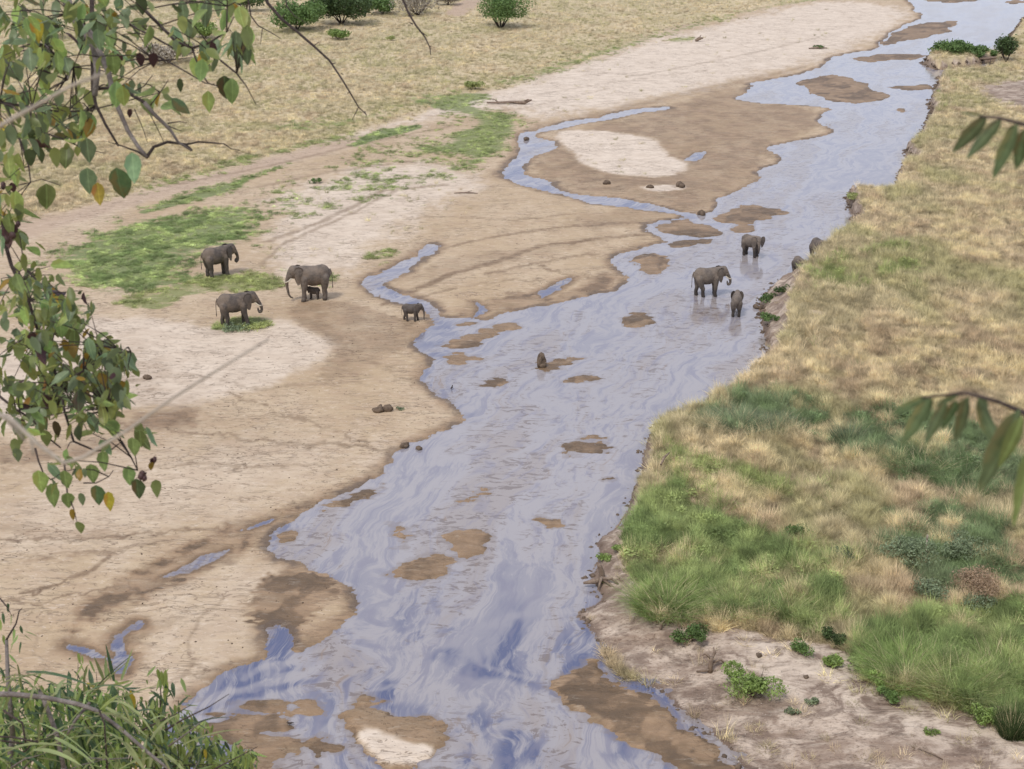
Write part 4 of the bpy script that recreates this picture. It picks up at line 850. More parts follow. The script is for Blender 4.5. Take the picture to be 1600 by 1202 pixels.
for a in [(1180, 1085, 2.5, .95, 'shrub_b', 'bright feathery bush standing alone on the bare dirt', 3200, .05, 6),
          (1078, 1002, 1.4, .7, 'shrub', 'green bush at the top of the crumbling bank left of the bare mound', 1500, .05, 4),
          (1306, 1010, .95, .72, 'shrub_d', 'small round very dark green shrub at the edge of the bare dirt', 1500, .04, 4),
          (1247, 1018, 1.0, .5, 'shrub', 'low green shrub left of the round dark shrub', 900, .045, 4),
          (1296, 1040, 1.1, .45, 'shrub_b', 'leafy weed below the round dark shrub', 700, .06, 4),
          (1376, 1070, .9, .55, 'shrub_b', 'small bright green shrub at the left foot of the arching tussocks', 800, .05, 4),
          (1390, 1095, .9, .5, 'shrub', 'broad leaved weed below the small bright shrub', 500, .07, 3),
          (1530, 1130, 1.1, .75, 'shrub_b', 'bright green shrub beside the bleached stick at lower right', 1000, .05, 4),
          (1585, 1020, 1.2, .6, 'shrub_b', 'bright green shrub at the right edge beneath the brown bush', 900, .05, 4),
          (1525, 925, 3.0, 1.15, 'shrub_r', 'reddish brown dead bush near the right edge', 5200, .034, 12),
          (1455, 935, 1.9, .85, 'shrub_g', 'blue green shrub left of the reddish dead bush', 1400, .05, 5),
          (1520, 945, 1.8, .6, 'shrub_g', 'grey green shrub in front of the reddish dead bush', 1000, .05, 5),
          (1420, 870, 3.2, 1.1, 'shrub_g', 'wide grey green bush behind the pale dead stalk', 2600, .055, 7),
          (1500, 870, 2.4, 1.0, 'shrub_g', 'grey green bush right of the pale dead stalk', 1800, .055, 6),
          (1315, 875, 1.2, .6, 'shrub_g', 'small grey green shrub alone among the straw', 900, .05, 4),
          (1245, 840, 1.3, .7, 'shrub', 'olive shrub in the straw above the green patch', 900, .05, 4),
          (942, 876, .75, .35, 'shrub_b', 'small bright weed hanging over the water edge above the root snag', 600, .04, 3),
          (968, 862, .9, .35, 'shrub_b', 'bright weed on the bank just right of the overhanging one', 600, .04, 3),
          (1268, 1100, .55, .3, 'shrub_g', 'grey green seedling on the pale dirt', 260, .045, 3),
          (1238, 1115, .6, .2, 'shrub_g', 'low seedling left of the grey green one on the pale dirt', 220, .045, 3),
          (1455, 1145, .6, .2, 'shrub_b', 'tiny green weed on the pale dirt under the arching tussocks', 220, .045, 3),
          (1337, 312, 1.9, .75, 'shrub_y', 'green grassy bush sticking out over the river from the right bank', 1000, .07, 4),
          (1208, 500, 1.5, .45, 'shrub', 'green creeper low on the eroded pink bank', 700, .06, 3),
          (1200, 470, 1.6, .5, 'shrub', 'green creeper at the upper end of the eroded pink bank', 700, .06, 3),
          (1222, 458, 1.2, .5, 'shrub_d', 'dark weed on top of the eroded pink bank', 500, .06, 3),
          (1072, 648, .5, .2, 'shrub_b', 'tiny green weed at the water edge under the dark bank', 200, .04, 2),
          (370, 515, 1.9, .35, 'shrub_g', 'pale leafed weed at the front feet of the white tusked elephant', 600, .07, 3),
          (405, 512, 1.9, .35, 'shrub_y', 'yellow green tuft in front of the white tusked elephant', 600, .06, 3),
          (625, 640, .5, .18, 'shrub_g', 'thin weed beside the brown clod on the left sand', 120, .05, 2),
          (492, 287, 1.2, .5, 'shrub', 'small weed alone on the upper sand', 260, .08, 3),
          (1276, 76, 2.2, .5, 'shrub', 'little green weed alone on the white sand upstream', 260, .12, 3)]:
    shrub(a[0], a[1], a[2], a[3], a[4], a[5], a[6], a[7], a[8], seed=int(a[0] * 5 + a[1]))
# dead branch raft and leafy fallen tree lying across the water at the right
ft = empty('fallen_tree', at(1500, 100), 0, 'fallen leafy tree lying in the water against the right bank upstream', 'tree')
base = ft.location
def rel(px, py, z, o): q = gp(px, py, z); return (q[0] - o.x, q[1] - o.y, z - o.z)
m_ = MB(); m_.tube([rel(1580, 88, .9, base), rel(1540, 92, .7, base), rel(1500, 90, .6, base), rel(1450, 88, .3, base)], [.2, .17, .13, .05], 8); m_.build('trunk', M['dead'], ft)
for q in (((1560, 90), (1548, 92), (1545, 104)), ((1540, 92), (1520, 84), (1505, 80)), ((1530, 90), (1528, 78), (1530, 70)), ((1570, 88), (1560, 98), (1556, 104))):
    m_ = MB(); m_.tube([rel(q[0][0], q[0][1], .7, base), rel(q[1][0], q[1][1], .7, base), rel(q[2][0], q[2][1], .5, base)], [.08, .06, .02], 6); m_.build('branch', M['barkd'], ft)
Vs = []; Ts = []
for cx, cy, ww, hh in ((1465, 92, 5, 2.2), (1480, 93, 5.5, 2.6), (1500, 92, 5.5, 2.4), (1522, 94, 5, 2.1), (1545, 92, 3, 1.1)):
    V, T = crown_mesh(ww, hh, 2200, .17, cx, .02, 7); o_ = rel(cx, cy, .2, base); Ts.append(T + sum(len(v) for v in Vs)); Vs.append(V + np.array(o_))
tris('foliage', np.vstack(Vs), np.vstack(Ts), M['shrub'], ft)

# driftwood, stumps, clods, birds
def lump(mb, c, r, seed, n=10, m=7, amp=.35):
    rr = random.Random(seed); vs = []; fs = []
    ph = [rr.random() * 6 for _ in range(6)]
    for i in range(m + 1):
        th = math.pi * i / m
        for k in range(n):
            p = 2 * math.pi * k / n; q = 1 + amp * (math.sin(2 * p + ph[0]) * math.sin(th + ph[1]) * .5 + math.sin(3 * p + 2 * th + ph[2]) * .35 + math.sin(5 * p - 3 * th + ph[3]) * .2)
            vs.append((c[0] + r[0] * q * math.sin(th) * math.cos(p), c[1] + r[1] * q * math.sin(th) * math.sin(p), c[2] + r[2] * q * math.cos(th)))
    for i in range(m):
        for k in range(n): fs.append((i * n + k, (i + 1) * n + k, (i + 1) * n + (k + 1) % n, i * n + (k + 1) % n))
    mb.add(vs, fs)
def snag(px, py, limbs, label, name='driftwood', mat='dead', cat='driftwood'):
    root = empty(name, at(px, py), 0, label, cat)
    for i, (pts, rad) in enumerate(limbs):
        m_ = MB(); m_.tube(pts, rad, 8); m_.build('log' if i == 0 else 'branch', M[mat], root)
    return root
snag(797, 163, [([(-2.6, .2, .15), (-1.2, -.1, .2), (.3, .1, .22), (1.6, -.1, .2), (2.4, .2, .45)], [.08, .13, .16, .2, .08]), ([(-1.2, -.1, .2), (-1.8, .3, .5), (-2.4, .5, .5)], [.07, .05, .02]), ([(1.5, 0, .3), (2.0, -.4, .6), (2.3, -.6, .55)], [.1, .07, .03]), ([(.5, 0, .2), (.0, -.5, .35), (-.6, -.8, .2)], [.06, .05, .02])], 'bleached forked driftwood log lying on the white sand beside the upper green patch')
snag(728, 303, [([(-1, 0, .06), (0, .1, .1), (1, -.05, .06)], [.03, .06, .03]), ([(0, .1, .1), (.5, .5, .15)], [.04, .02])], 'thin brown stick lying at the edge of the left sand flat')
snag(1090, 65, [([(-.3, 0, .1), (.2, .1, .4), (.8, 0, .5)], [.2, .25, .08]), ([(.1, 0, .3), (.5, .3, .9)], [.12, .04])], 'small dark stump on the far white sand beside a yellow tuft', 'stump', cat='stump')
st = snag(1110, 1050, [([(0, 0, -.1), (-.02, .02, .3), (.02, 0, .62)], [.11, .085, .07]), ([(0, 0, .55), (-.2, .1, .72), (-.32, .05, .65)], [.05, .06, .03]), ([(0, 0, .5), (.15, .2, .7), (.1, .3, .85)], [.05, .06, .02]), ([(0, 0, .1), (-.3, -.1, .12), (-.5, 0, .02)], [.06, .05, .03]), ([(.0, .1, .3), (.4, .3, .35), (.6, .3, .1)], [.06, .05, .03])], 'broken upright tree stump with torn top on the bare bank beside the feathery bush', 'stump', cat='stump')
snag(942, 910, [([(.0, .1, -.1), (-.05, .2, .35), (-.12, .1, .62), (-.25, .05, .85)], [.14, .12, .1, .05]), ([(0, .1, .1), (-.35, -.1, .08), (-.8, -.1, .0)], [.14, .12, .05]), ([(0, 0, .15), (.35, -.2, .25), (.6, -.35, .1)], [.09, .06, .03]), ([(0, 0, .1), (.3, -.35, .05), (.45, -.5, .0)], [.07, .05, .02]), ([(-.05, 0, .2), (-.15, -.3, .1), (-.2, -.45, -.05)], [.08, .05, .02])], 'gnarled dead root snag washed up at the right water edge', 'root_snag', cat='root')
snag(1032, 985, [([(0, 0, .05), (.05, .15, .22), (.2, .2, .35)], [.05, .05, .025])], 'short curved bleached root sticking out of the crumbling bank')
snag(1560, 1118, [([(-.5, 0, .2), (0, .05, .3), (.45, 0, .28)], [.02, .04, .03])], 'bleached stick lying between the bright shrub and the dark reeds')
snag(1455, 1180, [([(-.35, .3, .05), (0, 0, .08), (.3, -.3, .04)], [.015, .03, .02])], 'thin dark stick on the dirt at the lower right')
snag(1277, 77, [([(-1.2, 0, .1), (0, .2, .2), (1.4, 0, .15)], [.08, .14, .06])], 'dark twiggy debris under the small weed on the white sand upstream')
snag(1032, 740, [([(0, 0, .45), (.2, .5, .6), (.5, 1.0, .62)], [.05, .06, .03])], 'pale weathered root on the lip of the right bank')
st = empty('dead_stalk', at(1445, 875), 0, 'pale upright dead stalk among the grey green bushes', 'stalk'); m_ = MB(); m_.tube([(0, 0, 0), (.02, 0, .5), (.0, .02, 1.0)], [.035, .04, .03], 7); m_.build('stem', M['vine'], st)
m_ = MB(); lump(m_, (0, 0, 0), (.06, .05, .12), 3); o = m_.build('knob', M['vine'], st); o.location = (0, 0, 1.05)
# mound in mid-river: mud caught on a snag
md = empty('mud_mound', Vector((*gp(845, 573), -.05)), 0, 'dark ragged clump of mud and roots standing in the middle of the river', 'mud mound')
m_ = MB(); lump(m_, (0, 0, .3), (.25, .25, .42), 5, 16, 12, .5); lump(m_, (.05, 0, .62), (.15, .15, .26), 8, 12, 9, .4); lump(m_, (.12, -.1, .15), (.2, .2, .2), 9, 12, 9, .5); m_.build('mud', M['clod'], md)
for q in (((.1, 0, .6), (.26, -.05, .52)), ((.15, 0, .35), (.36, -.1, .30)), ((-.1, -.1, .4), (-.34, -.1, .3)), ((.1, -.1, .2), (.34, -.1, .1)), ((0, 0, .7), (-.05, 0, .95))):
    m_ = MB(); m_.tube([q[0], q[1]], [.05, .015], 6); m_.build('root', M['dead'], md)
def clod(px, py, r, label, seed, parts=3):
    root = empty('earth_clod', at(px, py), 0, label, 'clod'); rr = random.Random(seed)
    m_ = MB()
    for i in range(parts): lump(m_, (rr.uniform(-.6, .6) * r, rr.uniform(-.5, .5) * r, r * .25), (r * rr.uniform(.4, .7), r * rr.uniform(.4, .6), r * rr.uniform(.3, .6)), seed + i)
    m_.build('lump', M['clod'], root)
for a in [(598, 642, .42, 'brown crumbled clod on the left sand above the river bend', 3), (1060, 292, .5, 'dark clod on the pale island strip between the channels', 5), (1016, 294, .35, 'small clod at the left end of the pale island strip', 6), (950, 287, .45, 'reddish clod alone on the brown flat inside the channel bend', 7),
          (635, 699, .3, 'dark clod at the water edge left of the river bend', 9), (655, 703, .2, 'wet clod just off the shore beside the dark shore clod', 10), (823, 219, .45, 'dark clod in the side channel below the green bank', 12), (1187, 1025, .16, 'dark lump of dung on the bare mound above the feathery bush', 13), (1262, 1060, .14, 'dark lump of dung right of the feathery bush', 14), (1185, 482, .3, 'dark clod of fallen bank in the water beside the pink bank', 15), (1186, 492, .25, 'lower dark clod in the water beside the pink bank', 16), (1095, 336, .45, 'dark clump of turf where the narrow channel joins the river', 17), (230, 592, .3, 'reddish clod on pale sand right of the left foliage', 18)]:
    clod(*a)
def bird(px, py, z, s, yaw, label):
    root = empty('bird', Vector((*gp(px, py, z), z)), R(yaw), label, 'bird'); m_ = MB()
    sph(m_, (0, 0, .16 * s), (.13 * s, .065 * s, .07 * s), 12, 8); sph(m_, (.11 * s, 0, .26 * s), (.045 * s, .04 * s, .045 * s), 10, 7); m_.tube([(.06 * s, 0, .18 * s), (.11 * s, 0, .25 * s)], [.045 * s, .03 * s], 8)
    m_.tube([(-.08 * s, 0, .17 * s), (-.24 * s, 0, .13 * s)], [.05 * s, .012 * s], 8); m_.build('body', M['bird'], root)
    m_ = MB(); m_.tube([(.145 * s, 0, .26 * s), (.21 * s, 0, .25 * s)], [.012 * s, .003 * s], 5); m_.build('beak', M['eye'], root)
    for q in (-1, 1): m_ = MB(); m_.tube([(0, q * .03 * s, .12 * s), (0, q * .03 * s, 0)], [.009 * s, .008 * s], 5); m_.build('leg', M['eye'], root)
bird(453, 1134, .01, .62, 200, 'small dark bird standing on the shallow bar at the bottom'); bird(706, 609, .0, .8, 70, 'small dark bird wading by the left shore above the river bend')
# pebbles and crumbs of the crumbling right bank: uncountable
def scatter_lumps(name, pts, rad, mat, label, cat, seed):
    rr = np.random.default_rng(seed); base = np.array([(1, 0, 0), (-1, 0, 0), (0, 1, 0), (0, -1, 0), (0, 0, 1), (0, 0, -1)], np.float32); T0 = np.array([(0, 2, 4), (2, 1, 4), (1, 3, 4), (3, 0, 4), (2, 0, 5), (1, 2, 5), (3, 1, 5), (0, 3, 5)])
    n = len(pts); sc = rr.uniform(.55, 1.3, (n, 6, 1)) * rad[:, None, None]; a = rr.random(n) * 6.28; c, s = np.cos(a), np.sin(a)
    B = np.repeat(base[None], n, 0) * sc * np.array([1, .8, .6]); x = B[..., 0] * c[:, None] - B[..., 1] * s[:, None]; y = B[..., 0] * s[:, None] + B[..., 1] * c[:, None]
    V = np.stack([x, y, B[..., 2]], -1) + pts[:, None, :]; T = (T0[None] + (np.arange(n) * 6)[:, None, None]).reshape(-1, 3)
    me = mesh_np(name, V.reshape(-1, 3), T); me.materials.append(mat); o = link(name, me); tag(o, label, cat, kind='stuff')
n = 9000; x, y = sample(880, 1640, 900, 1215, n); ff = fields(x, y); cc = fbm(x * .6, y * .5, 91)
k = ff['isr'] & (ff['bare'] > .6) & (rng.random(n) < ss(.45, .62, cc) * .6 + .03)
scatter_lumps('pebbles', np.stack([x, y, ff['h']], -1)[k], (.014 + .03 * rng.random(n) ** 4)[k], M['stone'], 'pale pebbles scattered over the bare dirt by the right shore', 'pebbles', 5)
Lb = bank_w; segs = []
for (a, b) in zip(Lb[:-1], Lb[1:]):
    L = float(np.hypot(*(b - a)));  kk = int(min(L * 5, 120))
    for i in range(kk):
        if vnoise(np.array([a[0] * .3 + i * .17], np.float32), np.array([a[1] * .3], np.float32))[0] < .25: continue
        t = random.random(); p = a + (b - a) * t; nrm = np.array([-(b - a)[1], (b - a)[0]]) / max(L, 1e-3); segs.append(p + nrm * random.uniform(-.3, .35))
segs = np.array(segs, np.float32); ff = fields(segs[:, 0], segs[:, 1], False); okk = segs[:, 1] > 36
zz = np.maximum(ff['h'], -.02)
scatter_lumps('bank_clods', np.stack([segs[:, 0], segs[:, 1], zz], -1)[okk], (.05 + .16 * rng.random(len(segs)) ** 2)[okk] * (.6 + segs[okk, 1] / 110), M['clod'], 'dark crumbs of fallen earth along the foot of the right bank', 'earth clods', 6)
n = 9000; x, y = sample(-20, 1000, 150, 1100, n); ff = fields(x, y)
k = (~ff['isr']) & (ff['dm'] < -.6) & (ff['pond'] < -.6) & (rng.random(n) < .22)
scatter_lumps('sand_debris', np.stack([x, y, ff['h']], -1)[k], (.02 + .05 * rng.random(n) ** 3)[k], M['clod'], 'small dark droppings and twigs strewn over the left sand', 'debris', 8)

# ------------------------------------------------------------------ the foreground tree at left
def leaf_geo(seed, wr=.42, curl=.2, fold=.18, seg=6, pointed=.6, wig=.04):
    r = random.Random(seed); V = []; Fq = []
    for i in range(seg + 1):
        t = i / seg; w_ = wr * (math.sin(math.pi * min(1, t ** .8 * .97 + .03)) ** pointed) * (1 if i else .12); w_ = max(w_, .008)
        y_ = curl * (t * t) + r.uniform(-wig, wig) * .4; f_ = fold * w_
        V += [(-w_ * .5 * (1 + r.uniform(-.1, .1)), y_ + f_ + r.uniform(-wig, wig) * .5, -t), (0, y_, -t), (w_ * .5 * (1 + r.uniform(-.1, .1)), y_ + f_ + r.uniform(-wig, wig) * .5, -t)]
    for i in range(seg):
        o = i * 3; Fq += [(o, o + 1, o + 4, o + 3), (o + 1, o + 2, o + 5, o + 4)]
    return V, Fq
def leaf_mesh(name, geo, mat):
    me = bpy.data.meshes.new(name); me.from_pydata(geo[0], [], geo[1]); me.materials.append(mat); me.polygons.foreach_set('use_smooth', [True] * len(me.polygons)); me.update(); return me
geos = [leaf_geo(s, w_, c, .2, 7, .85) for s, w_, c in ((1, .60, .15), (2, .55, -.2), (3, .64, .35), (4, .42, .1), (5, .52, .5))]
leaf_meshes = [[leaf_mesh('leaf', g_, m_) for g_ in geos] for m_ in M['lf']]
class Plant:
    def __init__(s, name, loc, label, cat, limit=300): s.root = empty(name, loc, 0, label, cat); s.o = Vector(loc); s.n = 0; s.limit = limit; s.leaves = []
    def branch(s, pts, rad, mat, name='branch', n=7):
        m_ = MB(); m_.tube([p - s.o for p in pts], rad, n); return m_.build(name, mat, s.root)
    def leaf(s, p, length, yaw, tilt, roll, ci, gi, meshes=None): s.leaves.append((p, length, yaw, tilt, roll, ci, gi, meshes or leaf_meshes))
    def finish(s, stuffname='leaves'):
        L = sorted(s.leaves, key=lambda a: -a[1] / max(.5, (a[0] - Vector((0, 0, H))).length)); rest = {}
        for i, (p, ln, yaw, tilt, roll, ci, gi, ms) in enumerate(L):
            mt = Matrix.Translation(p - s.o) @ Matrix.Rotation(yaw, 4, 'Z') @ Matrix.Rotation(tilt, 4, 'X') @ Matrix.Rotation(roll, 4, 'Z') @ Matrix.Scale(ln, 4)
            if i < s.limit:
                o = bpy.data.objects.new('leaf', ms[ci][gi]); C.objects.link(o); o.parent = s.root; o.matrix_local = mt
            else: rest.setdefault(id(ms[ci][gi]), (ms[ci][gi], []))[1].append(mt)
        if rest:
            Vs = []; Fs = []; mats = []; mi = []
            for me, mts in rest.values():
                mat = me.materials[0]
                if mat not in mats: mats.append(mat)
                bv = [v.co.copy() for v in me.vertices]; bf = [tuple(p.vertices) for p in me.polygons]
                for mt in mts: b = len(Vs); Vs += [tuple(mt @ v) for v in bv]; Fs += [tuple(i + b for i in q) for q in bf]; mi += [mats.index(mat)] * len(bf)
            me = bpy.data.meshes.new(stuffname); me.from_pydata(Vs, [], Fs)
            for m_ in mats: me.materials.append(m_)
            me.polygons.foreach_set('material_index', mi); me.polygons.foreach_set('use_smooth', [True] * len(Fs)); me.update()
            o = link(stuffname, me, s.root); tag(o, kind='stuff')
tx, ty = -3.4, 3.2
T1 = Plant('broadleaf_tree', (tx, ty, hz(tx, ty)), 'broad leaved tree whose leafy and bare twigs hang into the upper left', 'tree')
top = Vector((-2.9, 3.4, H + 1.1))
T1.branch([T1.o + Vector((0, 0, -.3)), T1.o + Vector((.05, .05, 1.2)), Vector((-3.15, 3.35, H - .6)), top], [.17, .14, .11, .085], M['bark'], 'trunk', 12)
def PB(plist, d0, d1): k = len(plist); return [P(x, y, d0 + (d1 - d0) * i / max(1, k - 1)) for i, (x, y) in enumerate(plist)]
def br(pl, d0, d1, r0, r1, mat='barkd', join=None):
    pts = PB(pl, d0, d1)
    if join is not None: pts = [join] + pts
    k = len(pts); T1.branch(pts, [r0 + (r1 - r0) * i / (k - 1) for i in range(k)], M[mat]); return pts
hub = P(60, -420, 4.0); T1.branch([top, Vector((-2.4, 3.6, H + .9)), hub], [.08, .055, .035], M['bark'])
hub2 = P(-260, 300, 4.0); T1.branch([Vector((-3.15, 3.35, H - .6)), hub2], [.06, .03], M['bark'])
trunkpts = br([(95, -30), (110, 20), (130, 45), (148, 75), (152, 110), (148, 150), (172, 115), (176, 150), (190, 190), (205, 220), (229, 245)][:6], 4.0, 4.0, .016, .008, 'bark', hub)
AX = []
def twig(pl, d0=4.0, d1=4.0, r0=.006, r1=.002, mat='barkd', join=None): AX.append(br(pl, d0, d1, r0, r1, mat, join))
twig([(110, 20), (140, 50), (160, 90), (170, 115), (175, 140), (185, 170), (200, 205), (216, 230), (230, 246)], 3.9, 3.9, .009, .005, 'bark')
twig([(229, 246), (240, 230), (262, 222), (290, 226), (300, 235)], 3.9, 3.95, .005, .003)
twig([(290, 226), (310, 222), (330, 223), (350, 225), (362, 233), (375, 235)], 3.95, 4.0, .003, .0012)
twig([(230, 246), (215, 237), (190, 228), (170, 222)], 3.9, 4.0, .004, .001)
twig([(143, -40), (144, 50), (145, 140), (150, 165), (165, 195), (185, 228)], 4.1, 4.0, .008, .003, 'barkd', hub)
twig([(225, 160), (240, 178), (258, 195), (268, 206), (278, 222), (300, 236)], 3.85, 3.9, .006, .003, 'bark')
twig([(145, 140), (170, 137), (200, 145), (225, 160)], 4.05, 3.85, .005, .005)
twig([(262, 193), (280, 190), (292, 192)], 3.9, 3.9, .002, .001); twig([(258, 195), (275, 202), (284, 205)], 3.9, 3.9, .002, .001)
twig([(205, -40), (225, 15), (250, 40), (275, 65), (300, 75), (325, 68), (354, 50), (355, 10)], 3.9, 3.7, .006, .002, 'barkd', hub)
twig([(185, 25), (205, 40), (240, 58), (270, 75), (295, 70)], 3.9, 3.8, .004, .002)
twig([(240, 85), (260, 95), (290, 112), (320, 130), (335, 132)], 3.9, 3.8, .003, .001)
twig([(245, 95), (275, 93), (300, 90)], 3.8, 3.8, .003, .001); twig([(300, 75), (305, 90), (315, 115), (325, 130), (340, 135)], 3.8, 3.7, .003, .0015)
twig([(345, 95), (370, 115), (385, 135), (400, 163)], 3.7, 3.7, .003, .001); twig([(205, 145), (225, 135), (238, 118)], 3.9, 3.9, .002, .001); twig([(235, 165), (250, 145), (263, 125)], 3.9, 3.9, .002, .001)
twig([(125, 38), (100, 23), (80, 30), (68, 40)], 4.0, 4.1, .004, .001); twig([(135, 55), (125, 80), (115, 105)], 4.0, 4.1, .003, .001)
twig([(70, 70), (90, 90), (110, 112), (105, 125)], 4.1, 4.0, .004, .003, 'bark'); twig([(0, 160), (50, 168), (95, 175), (140, 173), (190, 160), (250, 145)], 3.7, 4.0, .004, .001)
twig([(30, 215), (45, 260), (48, 285), (65, 280), (95, 290)], 3.9, 3.9, .003, .001); twig([(60, 205), (100, 218), (130, 232), (165, 240)], 3.9, 3.9, .003, .001)
twig([(210, 170), (225, 205), (230, 222)], 3.95, 3.95, .0015, .0008); twig([(235, 180), (248, 205), (256, 222)], 3.95, 3.95, .0015, .0008)
twig([(-20, 310), (5, 350), (8, 380), (18, 415), (30, 440), (45, 470), (60, 520)], 3.8, 3.9, .007, .004, 'barkd', hub2); twig([(18, 415), (30, 425), (38, 420)], 3.8, 3.8, .003, .001)
twig([(60, 520), (75, 560), (95, 600), (100, 640), (115, 690)], 3.9, 3.8, .005, .003); twig([(0, 620), (25, 640), (50, 655), (70, 680), (95, 700)], 3.8, 3.8, .004, .002, 'barkd', hub2)
twig([(55, 700), (60, 720), (68, 740), (80, 750)], 3.8, 3.8, .003, .0015); twig([(100, 720), (105, 770), (115, 795), (120, 815)], 3.8, 3.75, .003, .001); twig([(190, 690), (205, 715), (215, 735)], 3.75, 3.7, .003, .0015)
twig([(115, 690), (150, 705), (175, 702), (190, 690), (170, 640)], 3.8, 3.75, .003, .001); twig([(130, 755), (150, 755), (170, 745), (177, 735)], 3.75, 3.75, .002, .001)
twig([(30, 640), (60, 640), (90, 635)], 3.8, 3.8, .004, .003); twig([(95, 600), (130, 580), (160, 560), (185, 545), (205, 550)], 3.9, 3.8, .004, .001)
# overhead thorny twigs
h3 = P(420, -300, 5.0); T1.branch([hub, h3], [.03, .014], M['barkd'])
twig([(400, -60), (418, 5), (440, 30), (462, 48), (490, 72), (515, 95), (535, 125), (550, 150), (560, 167), (573, 180)], 5.0, 5.0, .007, .0015, 'barkd', h3)
for a, b in (((490, 72), (499, 65)), ((519, 100), (526, 98)), ((533, 115), (537, 117)), ((560, 168), (550, 188)), ((440, 30), (445, 22)), ((570, 174), (573, 183)), ((543, 146), (548, 143))): twig([a, b], 5.0, 5.0, .002, .0008)
twig([(395, -60), (388, 0), (392, 25), (403, 40), (425, 52), (438, 60)], 4.8, 4.8, .004, .001, 'barkd', h3); twig([(410, 45), (408, 60), (407, 70)], 4.8, 4.8, .0015, .0007)
twig([(440, -60), (448, 10), (460, 25), (485, 40)], 5, 5, .004, .0008, 'barkd', h3)
twig([(600, -70), (628, -5), (638, 20), (650, 40), (664, 58), (672, 75), (673, 86)], 5.2, 5.2, .006, .0015, 'barkd', P(420, -300, 5.0))
for a, b in (((638, 25), (648, 24)), ((645, 38), (639, 35)), ((670, 73), (675, 72)), ((655, 48), (668, 57)), ((641, 22), (636, 15))): twig([a, b], 5.2, 5.2, .003, .0008)
rl = random.Random(21)
CB = [(60, 15, 70, 45, 30), (150, 20, 45, 35, 18), (20, 70, 40, 50, 24), (50, 100, 60, 35, 22), (105, 90, 45, 35, 14), (155, 70, 30, 40, 14), (30, 190, 55, 45, 40), (85, 215, 50, 35, 22), (110, 165, 45, 30, 12), (130, 210, 25, 30, 8),
      (205, 70, 40, 30, 10), (170, 95, 25, 30, 10), (195, 140, 30, 14, 9), (245, 160, 25, 25, 7), (15, 265, 25, 35, 9), (12, 345, 28, 45, 20), (40, 400, 20, 25, 5),
      (30, 480, 55, 50, 40), (80, 520, 70, 50, 46), (50, 570, 70, 50, 56), (120, 590, 70, 50, 56), (165, 590, 45, 60, 40), (30, 650, 60, 45, 34), (100, 650, 50, 40, 24), (150, 640, 45, 40, 22), (120, 480, 30, 25, 10), (60, 450, 40, 25, 14), (175, 565, 28, 18, 8),
      (345, 20, 35, 30, 16), (372, 75, 22, 26, 14), (325, 95, 20, 30, 8), (300, 20, 30, 20, 6), (290, 60, 25, 25, 6), (220, 40, 30, 30, 6),
      (100, 740, 32, 26, 9), (215, 690, 16, 20, 4), (160, 680, 24, 22, 8)]
for cx, cy, rx, ry, cnt in CB:
    for _ in range(int(cnt * (1.75 if cy > 420 else 1.5))):
        a = rl.random() * 6.28; q = math.sqrt(rl.random()); x_ = cx + rx * q * math.cos(a); y_ = cy + ry * q * math.sin(a); d = rl.uniform(3.5, 4.5)
        px_len = rl.uniform(17, 40) * (.92 if y_ > 430 else 1.0)
        ci = rl.choices((0, 1, 2, 3, 4, 5), (34, 28, 26, 6, 5, 2))[0]
        p = P(x_, y_ - px_len * .45, d); T1.leaf(p, px_len / F * d, rl.uniform(0, 6.28), rl.gauss(0, .85), rl.uniform(-.7, .7), ci, rl.randrange(5))
        if rl.random() < .45:                     # the leaf's twig back to the nearest branch
            bestp = min((q_ for ax in AX for q_ in ax), key=lambda q_: (q_ - p).length)
            if .02 < (bestp - p).length < .25: T1.branch([bestp, (bestp + p) * .5 + Vector((0, 0, .008)), p], [.0018, .0015, .001], M['barkd'], 'twig', 4)
